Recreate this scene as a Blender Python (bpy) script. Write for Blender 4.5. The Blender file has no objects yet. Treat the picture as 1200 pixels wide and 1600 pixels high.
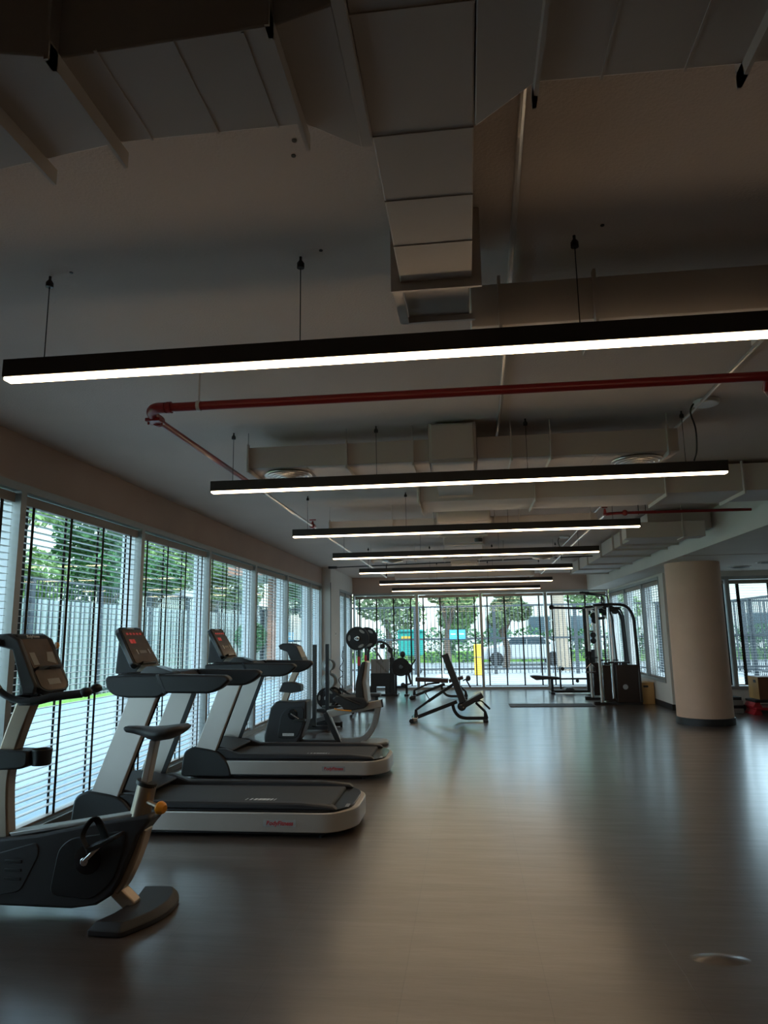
import bpy, bmesh, math, random
from mathutils import Vector, Matrix
random.seed(7)
C = bpy.context.scene.collection
PI = math.pi

# ------------------------------------------------------------------ camera, sky, sun, exposure
cam_d = bpy.data.cameras.new('camera'); cam = bpy.data.objects.new('camera', cam_d); C.objects.link(cam)
cam_d.sensor_fit = 'AUTO'; cam_d.sensor_width = 36.0; cam_d.lens = 24.4213
cam_d.clip_start = 0.05; cam_d.clip_end = 400
cam.matrix_world = Matrix(((0.992877, 0.034775, 0.113955, 0.0),
                           (0.118241, -0.170119, -0.978304, 0.0),
                           (-0.014634, 0.98481, -0.173019, 1.5),
                           (0, 0, 0, 1)))
bpy.context.scene.camera = cam
sc = bpy.context.scene
sc.view_settings.view_transform = 'Standard'; sc.view_settings.look = 'None'
sc.view_settings.gamma = 1.0; sc.view_settings.use_curve_mapping = False
sc.view_settings.exposure = 0.75
LAMP = 9.0
SKY = 3.0
SUN = 2.6
w = bpy.data.worlds.new('sky'); sc.world = w; w.use_nodes = True
nt = w.node_tree; nt.nodes.clear()
o_ = nt.nodes.new('ShaderNodeOutputWorld'); bg = nt.nodes.new('ShaderNodeBackground')
skt = nt.nodes.new('ShaderNodeTexSky'); skt.sky_type = 'NISHITA'; skt.sun_disc = False
skt.sun_elevation = math.radians(58); skt.sun_rotation = math.radians(150); skt.air_density = 1.2; skt.dust_density = 2.0
sm_ = nt.nodes.new('ShaderNodeMixRGB'); sm_.blend_type = 'MULTIPLY'; sm_.inputs[0].default_value = 1; sm_.inputs[2].default_value = (.13, .13, .13, 1)
tc = nt.nodes.new('ShaderNodeTexCoord'); nz = nt.nodes.new('ShaderNodeTexNoise'); nz.inputs['Scale'].default_value = 2.2; nz.inputs['Detail'].default_value = 6
cr = nt.nodes.new('ShaderNodeValToRGB'); cr.color_ramp.elements[0].position = .35; cr.color_ramp.elements[1].position = .6
mx = nt.nodes.new('ShaderNodeMixRGB'); mx.inputs[2].default_value = (.86, .98, 1.10, 1)
nt.links.new(tc.outputs['Generated'], nz.inputs['Vector']); nt.links.new(nz.outputs['Fac'], cr.inputs[0])
nt.links.new(skt.outputs[0], sm_.inputs[1]); nt.links.new(sm_.outputs[0], mx.inputs[1]); nt.links.new(cr.outputs[0], mx.inputs[0])
nt.links.new(mx.outputs[0], bg.inputs[0]); bg.inputs[1].default_value = SKY; nt.links.new(bg.outputs[0], o_.inputs[0])
sd = bpy.data.lights.new('sun', 'SUN'); sd.energy = SUN; sd.angle = math.radians(3); sd.color = (1, .96, .9)
sun = bpy.data.objects.new('sun', sd); C.objects.link(sun); sun.rotation_euler = (math.radians(32), math.radians(12), 0); sun.location = (0, 0, 20)

# ------------------------------------------------------------------ materials
def s2l(c): return tuple((x/255/12.92 if x/255 <= .04045 else ((x/255+.055)/1.055)**2.4) for x in c)
def mat(name, col, rough=.5, metal=0., var=0., vscale=8., bump=0., bscale=60., spec=.5, stretch=None, emit=None, coat=0.):
    m = bpy.data.materials.new(name); m.use_nodes = True; n = m.node_tree; b = n.nodes['Principled BSDF']
    b.inputs['Roughness'].default_value = rough; b.inputs['Metallic'].default_value = metal
    b.inputs['Specular IOR Level'].default_value = spec; b.inputs['Coat Weight'].default_value = coat
    col = tuple(col)
    t = n.nodes.new('ShaderNodeTexCoord'); mp = n.nodes.new('ShaderNodeMapping')
    if stretch: mp.inputs['Scale'].default_value = stretch
    n.links.new(t.outputs['Object'], mp.inputs[0])
    ns = n.nodes.new('ShaderNodeTexNoise'); ns.inputs['Scale'].default_value = vscale; ns.inputs['Detail'].default_value = 5
    n.links.new(mp.outputs[0], ns.inputs['Vector'])
    r = n.nodes.new('ShaderNodeValToRGB'); r.color_ramp.elements[0].position = .3; r.color_ramp.elements[1].position = .7
    v = max(var, .02)
    r.color_ramp.elements[0].color = tuple(max(0, c*(1-v)) for c in col)+(1,)
    r.color_ramp.elements[1].color = tuple(min(1, c*(1+v)) for c in col)+(1,)
    n.links.new(ns.outputs['Fac'], r.inputs[0]); n.links.new(r.outputs[0], b.inputs['Base Color'])
    if bump:
        n2 = n.nodes.new('ShaderNodeTexNoise'); n2.inputs['Scale'].default_value = bscale; n2.inputs['Detail'].default_value = 3
        n.links.new(mp.outputs[0], n2.inputs['Vector'])
        bp = n.nodes.new('ShaderNodeBump'); bp.inputs['Strength'].default_value = bump; bp.inputs['Distance'].default_value = .01
        n.links.new(n2.outputs['Fac'], bp.inputs['Height']); n.links.new(bp.outputs[0], b.inputs['Normal'])
    if emit:
        b.inputs['Emission Color'].default_value = tuple(emit[:3])+(1,); b.inputs['Emission Strength'].default_value = emit[3]
    return m
M = {}
M['ceil'] = mat('ceiling_paint', (.62, .53, .48), .85, var=.04, vscale=1.3, bump=.25, bscale=90)
M['duct'] = mat('duct_paint', (.52, .465, .43), .6, var=.05, vscale=2, bump=.08, bscale=30)
M['wall'] = mat('wall_paint', (.64, .60, .55), .8, var=.04, vscale=1.5, bump=.15, bscale=120)
M['bulk'] = mat('bulkhead_paint', (.46, .34, .28), .85, var=.05, vscale=1.5, bump=.15, bscale=120)
M['column'] = mat('column_paint', (.66, .45, .33), .7, var=.05, vscale=3, bump=.15, bscale=150)
M['base'] = mat('black_skirting', (.02, .02, .022), .5)
M['frame'] = mat('grey_aluminium_frame', (.34, .35, .34), .45, metal=.3)
M['fin'] = mat('white_window_fin', (.75, .76, .76), .6)
M['slat'] = mat('pale_blind_slat', (.66, .65, .62), .45, var=.06, vscale=5, stretch=(1, 1, 20))
M['rail'] = mat('taupe_blind_rail', (.30, .25, .21), .5)
M['tape'] = mat('dark_blind_tape', (.028, .026, .026), .9)
M['black'] = mat('black_plastic', (.012, .0115, .0125), .42, bump=.15, bscale=300)
M['blackg'] = mat('glossy_black_plastic', (.012, .012, .014), .2)
M['rubber'] = mat('black_rubber', (.015, .015, .016), .75, bump=.2, bscale=200)
M['char'] = mat('charcoal_plastic', (.026, .025, .028), .5, bump=.12, bscale=260)
M['silver'] = mat('silver_metallic_paint', (.56, .52, .48), .38, metal=.5)
M['silverd'] = mat('dim_silver_paint', (.36, .35, .34), .4, metal=.5)
M['bronze'] = mat('champagne_metal', (.42, .34, .27), .35, metal=.75)
M['chrome'] = mat('chrome', (.8, .8, .8), .12, metal=1.)
M['belt'] = mat('treadmill_belt', (.045, .043, .043), .6, bump=.4, bscale=500)
M['vinyl'] = mat('black_vinyl_upholstery', (.03, .028, .028), .45, bump=.15, bscale=180)
M['maroon'] = mat('brown_vinyl_upholstery', (.06, .03, .026), .45, bump=.15, bscale=180)
M['black_steel'] = mat('black_powder_coated_steel', (.02, .02, .022), .35)
M['orange'] = mat('orange_plastic', (.85, .32, .02), .35)
M['red'] = mat('red_pipe_paint', (.21, .012, .014), .32)
M['conduit'] = mat('pale_grey_conduit', (.62, .59, .57), .28, metal=.6)
M['screen'] = mat('brown_console_panel', (.10, .062, .036), .25, var=.15, vscale=12)
M['grey_panel'] = mat('grey_console_keys', (.22, .2, .17), .4)
M['led'] = mat('red_led_digits', (.3, .02, .02), .4, emit=(1, .06, .05, .12))
M['white'] = mat('white_print', (.75, .75, .74), .5)
M['redtxt'] = mat('red_print', (.45, .02, .03), .5)
M['greytxt'] = mat('grey_print', (.35, .35, .35), .5)
M['lampbody'] = mat('dark_lamp_housing', (.022, .018, .017), .5)
M['plate_grey'] = mat('grey_weight_plate', (.42, .44, .43), .4, metal=.5)
M['wood'] = mat('pine_plywood', (.52, .30, .11), .5, var=.25, vscale=3, stretch=(1, 1, .15))
M['woodr'] = mat('brown_plywood', (.20, .075, .035), .5, var=.25, vscale=4, stretch=(1, 1, .3))
M['redp'] = mat('red_plastic', (.5, .02, .03), .4)
M['mat'] = mat('dark_exercise_mat', (.03, .032, .035), .7)
M['greyp'] = mat('grey_plastic', (.25, .24, .22), .6)
M['shroud'] = mat('smoked_shroud_panel', (.035, .025, .022), .18)
M['paving'] = mat('pale_stone_paving', (.24, .33, .395), .55, var=.12, vscale=3, bump=.1)
M['asphalt'] = mat('pale_road', (.33, .34, .345), .8, var=.1, vscale=2)
M['grass'] = mat('lawn_grass', (.16, .34, .06), .9, var=.35, vscale=20, bump=.6, bscale=60)
M['fence'] = mat('dark_fence_steel', (.04, .05, .06), .5)
M['fpanel'] = mat('pale_fence_slats', (.35, .40, .41), .6, var=.1)
M['leaf1'] = mat('fresh_green_leaves', (.21, .34, .12), .6, var=.5, vscale=2.5)
M['leaf2'] = mat('deep_green_leaves', (.05, .15, .05), .6, var=.4, vscale=2)
M['leaf3'] = mat('olive_green_leaves', (.19, .26, .12), .6, var=.4, vscale=2.5)
M['bark'] = mat('tree_bark', (.14, .10, .075), .9, var=.3, vscale=12, bump=.5)
M['palmbark'] = mat('palm_bark', (.42, .33, .25), .9, var=.2, vscale=14, bump=.6, stretch=(1, 1, 4))
M['render'] = mat('pale_building_render', (.55, .54, .50), .8, var=.06, vscale=1)
M['brick'] = mat('terracotta_render', (.32, .17, .12), .85, var=.15, vscale=9)
M['dglass'] = mat('dark_window_glass', (.05, .08, .10), .12)
M['teal'] = mat('teal_plastic', (.02, .42, .36), .5)
M['blue'] = mat('blue_sign_paint', (.08, .38, .62), .5)
M['yellow'] = mat('yellow_paint', (.85, .5, .05), .5)
M['carp'] = mat('white_car_paint', (.75, .76, .77), .25, coat=.5)
M['hedge'] = M['leaf2']

def lamp_mat():
    m = bpy.data.materials.new('warm_lamp_diffuser'); m.use_nodes = True; n = m.node_tree; n.nodes.clear()
    e = n.nodes.new('ShaderNodeEmission'); e.inputs[0].default_value = (1.0, .74, .46, 1); e.inputs[1].default_value = LAMP
    o = n.nodes.new('ShaderNodeOutputMaterial'); n.links.new(e.outputs[0], o.inputs[0]); return m
M['glow'] = lamp_mat()
def glass_mat():
    m = bpy.data.materials.new('window_glass'); m.use_nodes = True; n = m.node_tree; n.nodes.clear()
    t = n.nodes.new('ShaderNodeBsdfTransparent'); t.inputs[0].default_value = (.84, .94, .96, 1)
    g = n.nodes.new('ShaderNodeBsdfGlossy'); g.inputs['Roughness'].default_value = .02; g.inputs[0].default_value = (.9, .95, .95, 1)
    lw = n.nodes.new('ShaderNodeLayerWeight'); lw.inputs[0].default_value = .5
    pw = n.nodes.new('ShaderNodeMath'); pw.operation = 'POWER'; pw.inputs[1].default_value = 5.0; n.links.new(lw.outputs['Facing'], pw.inputs[0])
    f = n.nodes.new('ShaderNodeMath'); f.operation = 'MULTIPLY_ADD'; f.inputs[1].default_value = .7; f.inputs[2].default_value = .03; n.links.new(pw.outputs[0], f.inputs[0])
    x = n.nodes.new('ShaderNodeMixShader'); o = n.nodes.new('ShaderNodeOutputMaterial')
    n.links.new(f.outputs[0], x.inputs[0]); n.links.new(t.outputs[0], x.inputs[1]); n.links.new(g.outputs[0], x.inputs[2]); n.links.new(x.outputs[0], o.inputs[0])
    return m
M['glass'] = glass_mat()
def floor_mat():
    m = bpy.data.materials.new('dark_vinyl_floor'); m.use_nodes = True; n = m.node_tree; b = n.nodes['Principled BSDF']
    L = n.links
    t = n.nodes.new('ShaderNodeTexCoord')
    mp = n.nodes.new('ShaderNodeMapping'); mp.inputs['Scale'].default_value = (.8, 6, 1); L.new(t.outputs['Object'], mp.inputs[0])
    n1 = n.nodes.new('ShaderNodeTexNoise'); n1.inputs['Scale'].default_value = 1.6; n1.inputs['Detail'].default_value = 8; n1.inputs['Roughness'].default_value = .65
    L.new(mp.outputs[0], n1.inputs['Vector'])
    r = n.nodes.new('ShaderNodeValToRGB'); r.color_ramp.elements[0].position = .3; r.color_ramp.elements[1].position = .72
    r.color_ramp.elements[0].color = (.074, .053, .043, 1); r.color_ramp.elements[1].color = (.112, .086, .074, 1)
    L.new(n1.outputs['Fac'], r.inputs[0])
    # sheet seams
    br = n.nodes.new('ShaderNodeTexBrick'); br.offset = .5; br.inputs['Scale'].default_value = 1; br.inputs['Mortar Size'].default_value = .0022
    br.inputs['Brick Width'].default_value = 4.3; br.inputs['Row Height'].default_value = .614; br.inputs['Mortar Smooth'].default_value = .3
    br.inputs['Color1'].default_value = (1, 1, 1, 1); br.inputs['Color2'].default_value = (.93, .93, .93, 1); br.inputs['Mortar'].default_value = (.6, .6, .6, 1)
    mp2 = n.nodes.new('ShaderNodeMapping'); mp2.inputs['Rotation'].default_value = (0, 0, PI/2); mp2.inputs['Location'].default_value = (3.4, -.284, 0)
    L.new(t.outputs['Object'], mp2.inputs[0]); L.new(mp2.outputs[0], br.inputs['Vector'])
    mu = n.nodes.new('ShaderNodeMixRGB'); mu.blend_type = 'MULTIPLY'; mu.inputs[0].default_value = 1
    L.new(r.outputs[0], mu.inputs[1]); L.new(br.outputs['Color'], mu.inputs[2]); L.new(mu.outputs[0], b.inputs['Base Color'])
    n2 = n.nodes.new('ShaderNodeTexNoise'); n2.inputs['Scale'].default_value = 2.2; n2.inputs['Detail'].default_value = 6
    mp3 = n.nodes.new('ShaderNodeMapping'); mp3.inputs['Scale'].default_value = (.7, 3.5, 1); L.new(t.outputs['Object'], mp3.inputs[0]); L.new(mp3.outputs[0], n2.inputs['Vector'])
    rr = n.nodes.new('ShaderNodeMapRange'); rr.inputs[3].default_value = .24; rr.inputs[4].default_value = .40
    L.new(n2.outputs['Fac'], rr.inputs[0]); L.new(rr.outputs[0], b.inputs['Roughness'])
    bp = n.nodes.new('ShaderNodeBump'); bp.inputs['Strength'].default_value = .35; bp.inputs['Distance'].default_value = .012
    L.new(n2.outputs['Fac'], bp.inputs['Height'])
    bp2 = n.nodes.new('ShaderNodeBump'); bp2.inputs['Strength'].default_value = .3; bp2.inputs['Distance'].default_value = .004
    L.new(br.outputs['Fac'], bp2.inputs['Height']); bp2.invert = True; L.new(bp.outputs[0], bp2.inputs['Normal']); L.new(bp2.outputs[0], b.inputs['Normal'])
    b.inputs['Specular IOR Level'].default_value = 1.0; b.inputs['Coat Weight'].default_value = .9; b.inputs['Coat Roughness'].default_value = .2
    return m
M['floor'] = floor_mat()

# ------------------------------------------------------------------ mesh helpers (all coordinates in metres, in the room)
def base_of(p):
    v = Vector((0, 0, 0))
    while p is not None: v = v + p.location; p = p.parent
    return v
class MB:
    def __init__(s): s.v = []; s.f = []
    def add(s, vs, fs):
        k = len(s.v); s.v += [tuple(a) for a in vs]; s.f += [tuple(i+k for i in f) for f in fs]; return s
    def box(s, x0, x1, y0, y1, z0, z1):
        return s.add([(x0, y0, z0), (x1, y0, z0), (x1, y1, z0), (x0, y1, z0), (x0, y0, z1), (x1, y0, z1), (x1, y1, z1), (x0, y1, z1)],
                     [(0, 3, 2, 1), (4, 5, 6, 7), (0, 1, 5, 4), (1, 2, 6, 5), (2, 3, 7, 6), (3, 0, 4, 7)])
    def prism(s, pts, ax, a, b):
        def P(p, t): return (p[0], t, p[1]) if ax == 'Y' else ((t, p[0], p[1]) if ax == 'X' else (p[0], p[1], t))
        n = len(pts)
        return s.add([P(p, a) for p in pts]+[P(p, b) for p in pts], [tuple(range(n))[::-1], tuple(range(n, 2*n))]+[(i, (i+1) % n, n+(i+1) % n, n+i) for i in range(n)])
    def tube(s, pts, r, seg=10, sq=None, closed=False, up=None):
        P = [Vector(p) for p in pts]; n = len(P); rr = r if isinstance(r, (list, tuple)) else [r]*n
        T = []
        for i in range(n):
            a = P[i-1] if (i > 0 or closed) else P[i]; b = P[(i+1) % n] if (i < n-1 or closed) else P[i]
            T.append((b-a).normalized())
        ref = Vector(up) if up else (Vector((0, 0, 1)) if abs(T[0].z) < .9 else Vector((0, 1, 0)))
        N = (ref-T[0]*ref.dot(T[0])).normalized(); rings = []
        for i in range(n):
            N = (N-T[i]*N.dot(T[i])).normalized(); B = T[i].cross(N)
            if sq:
                hx, hy = sq; q = [(hx, hy), (-hx, hy), (-hx, -hy), (hx, -hy)]
                rings.append([P[i]+B*a+N*b for a, b in q])
            else:
                rings.append([P[i]+(N*math.cos(2*PI*k/seg)+B*math.sin(2*PI*k/seg))*rr[i] for k in range(seg)])
        m = len(rings[0]); vs = [v for q in rings for v in q]; fs = []
        for i in range(n if closed else n-1):
            j = (i+1) % n
            for k in range(m): fs.append((i*m+k, i*m+(k+1) % m, j*m+(k+1) % m, j*m+k))
        if not closed: fs += [tuple(range(m))[::-1], tuple((n-1)*m+k for k in range(m))]
        return s.add(vs, fs)
    def cyl(s, p0, p1, r, r1=None, seg=20): return s.tube([p0, p1], [r, r if r1 is None else r1], seg)
    def lathe(s, prof, c, ax=(0, 0, 1), seg=32):
        c = Vector(c); A = Vector(ax).normalized(); ref = Vector((1, 0, 0)) if abs(A.x) < .9 else Vector((0, 1, 0))
        N = (ref-A*ref.dot(A)).normalized(); B = A.cross(N); n = len(prof); vs = []; fs = []
        for k in range(seg):
            d = N*math.cos(2*PI*k/seg)+B*math.sin(2*PI*k/seg)
            for r, h in prof: vs.append(c+A*h+d*r)
        for k in range(seg):
            j = (k+1) % seg
            for i in range(n-1): fs.append((k*n+i, j*n+i, j*n+i+1, k*n+i+1))
        if prof[0][0] > 1e-5: fs.append(tuple(k*n for k in range(seg)))
        if prof[-1][0] > 1e-5: fs.append(tuple(k*n+n-1 for k in range(seg))[::-1])
        return s.add(vs, fs)
    def ball(s, c, r, sc=(1, 1, 1), seg=16):
        n = 9; vs = []; fs = []
        for i in range(n):
            t = PI*(i+.5)/n
            for k in range(seg): vs.append((c[0]+r*sc[0]*math.sin(t)*math.cos(2*PI*k/seg), c[1]+r*sc[1]*math.sin(t)*math.sin(2*PI*k/seg), c[2]+r*sc[2]*math.cos(t)))
        for i in range(n-1):
            for k in range(seg): fs.append((i*seg+k, (i+1)*seg+k, (i+1)*seg+(k+1) % seg, i*seg+(k+1) % seg))
        fs += [tuple(range(seg)), tuple((n-1)*seg+k for k in range(seg))[::-1]]
        return s.add(vs, fs)
    def build(s, name, m, parent=None, bevel=0, label=None, cat=None, group=None, kind=None, smooth=.6, segs=2):
        if parent is not None: o0 = base_of(parent)
        else:
            xs, ys, zs = zip(*s.v); o0 = Vector(((min(xs)+max(xs))/2, (min(ys)+max(ys))/2, min(zs)))
            if kind == 'structure': o0 = Vector((0, 0, 0))
        me = bpy.data.meshes.new(name); me.from_pydata([Vector(v)-o0 for v in s.v], [], s.f)
        if len(s.f) < 60000:
            b = bmesh.new(); b.from_mesh(me); bmesh.ops.remove_doubles(b, verts=b.verts, dist=1e-6); bmesh.ops.recalc_face_normals(b, faces=b.faces); b.to_mesh(me); b.free()
        me.materials.append(M[m] if isinstance(m, str) else m)
        if smooth:
            me.polygons.foreach_set('use_smooth', [True]*len(me.polygons)); me.set_sharp_from_angle(angle=smooth)
        ob = bpy.data.objects.new(name, me); C.objects.link(ob)
        if parent is not None: ob.parent = parent
        else: ob.location = o0
        if bevel:
            q = ob.modifiers.new('bevel', 'BEVEL'); q.width = bevel; q.segments = segs; q.limit_method = 'ANGLE'; q.angle_limit = math.radians(35)
        if label: ob['label'] = label
        if cat: ob['category'] = cat
        if group: ob['group'] = group
        if kind: ob['kind'] = kind
        return ob
def thing(name, loc, label, cat, group=None):
    o = bpy.data.objects.new(name, None); C.objects.link(o); o.location = loc; o.empty_display_size = .1
    o['label'] = label; o['category'] = cat
    if group: o['group'] = group
    return o
def copy_tree(o, loc=None, label=None, parent=None):
    c = o.copy(); C.objects.link(c); c.parent = parent
    if loc is not None: c.location = loc
    if label: c['label'] = label
    for ch in [x for x in bpy.data.objects if x.parent == o]: copy_tree(ch, None, None, c)
    return c
def st(name, mb, m, bevel=0, smooth=.6): return mb.build(name, m, None, bevel, kind='structure', smooth=smooth)
def bez(pts, n=6):
    """smooth polyline through points (Catmull-Rom)"""
    P = [Vector(p) for p in pts]; P = [P[0]*2-P[1]]+P+[P[-1]*2-P[-2]]; out = []
    for i in range(1, len(P)-2):
        for k in range(n):
            t = k/n; a, b, c, d = P[i-1:i+3]
            out.append(.5*((2*b)+(-a+c)*t+(2*a-5*b+4*c-d)*t*t+(-a+3*b-3*c+d)*t**3))
    out.append(P[-2]); return out
def rounded(pts, r, n=4):
    """round the corners of a 2D polygon"""
    out = []; N = len(pts)
    for i in range(N):
        p = Vector((*pts[i], 0)); a = Vector((*pts[i-1], 0)); b = Vector((*pts[(i+1) % N], 0)); ri = r[i] if isinstance(r, (list, tuple)) else r
        if ri <= 0: out.append((p.x, p.y)); continue
        d1 = (a-p); d2 = (b-p); k = min(ri, d1.length*.45, d2.length*.45); q1 = p+d1.normalized()*k; q2 = p+d2.normalized()*k
        for j in range(n+1):
            t = j/n; q = q1*(1-t)**2+p*2*t*(1-t)+q2*t*t; out.append((q.x, q.y))
    return out
def text(name, s, size, loc, rot, m, parent, shear=0., bold=.0):
    cu = bpy.data.curves.new(name, 'FONT'); cu.body = s; cu.size = size; cu.align_x = 'CENTER'; cu.align_y = 'CENTER'; cu.shear = shear; cu.offset = bold; cu.extrude = .0006
    tmp = bpy.data.objects.new('tmp', cu); C.objects.link(tmp); dg = bpy.context.evaluated_depsgraph_get(); me = bpy.data.meshes.new_from_object(tmp.evaluated_get(dg))
    bpy.data.objects.remove(tmp); o = bpy.data.objects.new(name, me); C.objects.link(o); me.materials.clear(); me.materials.append(M[m])
    R = rot if isinstance(rot, Matrix) else Matrix.Rotation(rot[2], 4, 'Z') @ Matrix.Rotation(rot[1], 4, 'Y') @ Matrix.Rotation(rot[0], 4, 'X')
    me.transform(Matrix.Translation(Vector(loc)-base_of(parent)) @ R); o.parent = parent
    return o

# ------------------------------------------------------------------ the room
ZC = 3.07; XL = -3.4; XJ = -3.2; YF = 19.4; XR = 3.8; YN = 14.1; YB = -4.0; XE = 7.6; ZH = 2.62; ZS = 2.6
st('floor', MB().box(XL-.35, XR+.05, YB, YF+.1, -.2, 0).box(XR+.05, XE, YB, YN+.1, -.2, 0), 'floor')
bub = MB(); n = 28
vs = [(1.105, 3.67, .0135)]; fs = []
for j, q in enumerate((.3, .55, .8, 1)):
    for k in range(n):
        a = 2*PI*k/n; vs.append((1.105+.155*q*math.cos(a), 3.67+.075*q*math.sin(a), -.001+.0145*(math.cos(q*PI)*.5+.5)))
for k in range(n): fs.append((0, 1+k, 1+(k+1) % n))
for j in range(3):
    for k in range(n): fs.append((1+j*n+k, 1+(j+1)*n+k, 1+(j+1)*n+(k+1) % n, 1+j*n+(k+1) % n))
bub.add(vs, fs); st('floor_bubble', bub, 'floor')
st('ceiling', MB().box(XL-.6, ZS and 3.25, YB, YF+.3, ZC, ZC+.25), 'ceil')
# lowered ceiling over the right side, with the beam face beside the ducts
st('ceiling_right', MB().box(3.25, XE, YB, YN, ZS, ZC+.25).box(3.25, XR+.3, YN, YF+.3, ZS, ZC+.25), 'wall')
st('trim_1', MB().box(3.25, XE, 10.9, 10.93, ZS-.006, ZS).box(3.25, XE, 7.2, 7.23, ZS-.006, ZS), 'bulk')
# left wall: solid near the camera, bulkhead above the windows
st('wall_left', MB().box(XL-.25, XL, YB, 2.84, 0, ZC).box(XL-.25, XL, 2.84, 16.24, 2.69, ZC).box(XL-.25, XJ, 16.24, 17.40, 0, ZC).box(XL-.25, XJ, 17.40, YF, 2.64, ZC).box(XL-.25, XJ, 17.40, YF, 0, .06), 'bulk')
st('wall_left_jog', MB().box(XJ, XJ+.012, 16.24, 17.40, .0, ZC).box(XJ, XJ+.012, 17.40, YF, 2.64, ZC).box(XL, XJ+.012, 16.228, 16.24, 0, ZC), 'wall')
st('trim_2', MB().box(XJ+.012, XJ+.022, 16.20, 16.225, 0, 2.72), 'base')  # black strip standing in for the thin line of shade at the wall edge
st('wall_far', MB().box(XL-.25, XR+.25, YF, YF+.25, ZH, ZC), 'bulk')
st('wall_back', MB().box(XL-.25, XE+.25, YB-.2, YB, 0, ZC), 'wall')
st('wall_right', MB().box(XR, XR+.25, YN+.25, YF, 0, .48).box(XR, XR+.25, YN+.25, YF, 2.55, ZS+.01).box(XR, 4.42, YN, YN+.25, 0, ZS+.01).box(XR, XR+.25, YN+.25, YN+.32, .48, 2.55)
   .box(4.42, XE, YN, YN+.25, 0, .38).box(4.42, XE, YN, YN+.25, 2.50, ZS+.01), 'wall')
st('wall_east', MB().box(XE, XE+.2, YB, YN+.25, 0, ZC), 'wall')
st('baseboard_right', MB().box(XR-.015, XR, YN, YF, 0, .11).box(XR-.015, XE, YN-.015, YN, 0, .11), 'base')
st('baseboard_left', MB().box(XJ+.012, XJ+.025, 16.24, 17.38, 0, .08), 'base')
# round column
col = st('column', MB().lathe([(.43, .1), (.43, ZS)], (3.78, 12.22, 0), seg=64), 'column')
st('baseboard_column', MB().lathe([(.445, 0), (.445, .105), (.43, .11)], (3.78, 12.22, 0), seg=64), 'base')

# windows: deep frames, pane, white fins outside
def window(n, ax, c, a, b, z0, z1, sgn, left=True, right=True, depth=.20):
    """ax 'X': wall plane x=c, bay a..b along Y, outside towards sgn"""
    def bx(m, p0, p1, q0, q1, r0, r1):
        p0, p1 = min(p0, p1), max(p0, p1)
        return m.box(p0, p1, q0, q1, r0, r1) if ax == 'X' else m.box(q0, q1, p0, p1, r0, r1)
    f = MB(); hw = .035; i0 = c-sgn*.015; o0 = c+sgn*depth
    bx(f, i0, c+sgn*.06, a, a+hw, z0, z1); bx(f, i0, c+sgn*.06, b-hw, b, z0, z1)
    bx(f, i0, o0, a+hw, b-hw, z1-.06, z1); bx(f, i0, o0, a+hw, b-hw, z0, z0+.06)
    w_ = st('window_%d' % n, f, 'frame')
    fin = MB(); bx(fin, c+sgn*.06, o0, a, a+hw, z0, z1); bx(fin, c+sgn*.06, o0, b-hw, b, z0, z1); fin.build('window_fin', 'fin', w_)
    g = MB(); bx(g, c+sgn*(depth-.03), c+sgn*(depth-.024), a+hw, b-hw, z0+.06, z1-.06); g.build('pane', 'glass', w_)
    return w_
def blind(ax, c, a, b, z0, z1, sgn, label, group, tapes=4, pitch=.052, tw=.034):
    def bx(m, p0, p1, q0, q1, r0, r1):
        p0, p1 = min(p0, p1), max(p0, p1)
        return m.box(p0, p1, q0, q1, r0, r1) if ax == 'X' else m.box(q0, q1, p0, p1, r0, r1)
    loc = (c, (a+b)/2, z0) if ax == 'X' else ((a+b)/2, c, z0)
    t = thing('window_blind', loc, label, 'blind', group)
    d = .025
    h = MB(); bx(h, c-.032, c+.032, a, b, z1-.075, z1); h.build('headrail', 'rail', t, .004)
    s = MB(); z = z1-.105
    while z > z0+.05: bx(s, c-d, c+d, a+.01, b-.01, z-.0015, z+.0015); z -= pitch
    s.build('slats', 'slat', t, smooth=0)
    r = MB(); bx(r, c-.027, c+.027, a+.005, b-.005, z0, z0+.022); r.build('bottom_rail', 'rail', t, .003)
    for k in range(tapes):
        q = a+(b-a)*(.075+.85*k/(tapes-1)); m = MB()
        bx(m, c-d-.003, c-d-.001, q-tw/2, q+tw/2, z0+.02, z1-.07); bx(m, c+d+.001, c+d+.003, q-tw/2, q+tw/2, z0+.02, z1-.07); m.build('tape', 'tape', t, smooth=0)
    return t
mull = [2.90, 4.93, 6.96, 8.93, 10.98, 13.03, 15.06, 16.20]
LB = ['open slatted blind cut off by the left photo edge, behind the nearest exercise bike',
      'open slatted blind in the left window between the near bike and the first treadmill',
      'open slatted blind in the left window directly behind the first treadmill console',
      'open slatted blind in the left window behind the second treadmill console',
      'open slatted blind in the left window behind the recumbent bike console, brown pillar outside',
      'open slatted blind in the left window just before the two dark rack posts',
      'narrowest slatted blind, last one of the left window wall beside the dark wall edge']
n = 1
for i in range(7):
    a, b = mull[i], mull[i+1]
    window(n, 'X', XL, a, b, .0, 2.69, -1); n += 1
    blind('X', XL-.055, a+.05, b-.05, .07, 2.615, -1, LB[i], 'blinds along the left window wall', 4 if b-a > 1.5 else 3)
for i, (a, b) in enumerate([(17.42, 18.37), (18.37, 19.33)]):
    window(n, 'X', XJ, a, b, .06, 2.64, -1); n += 1
    blind('X', XJ-.05, a+.05, b-.05, .13, 2.57, -1, ['narrow slatted blind in the short side window beside the wavy hanging rope', 'narrow slatted blind in the short side window touching the far left corner'][i], 'blinds in the short side window', 2)
fm = [-3.17, -1.385, .375, 2.12, 3.78]
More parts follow.
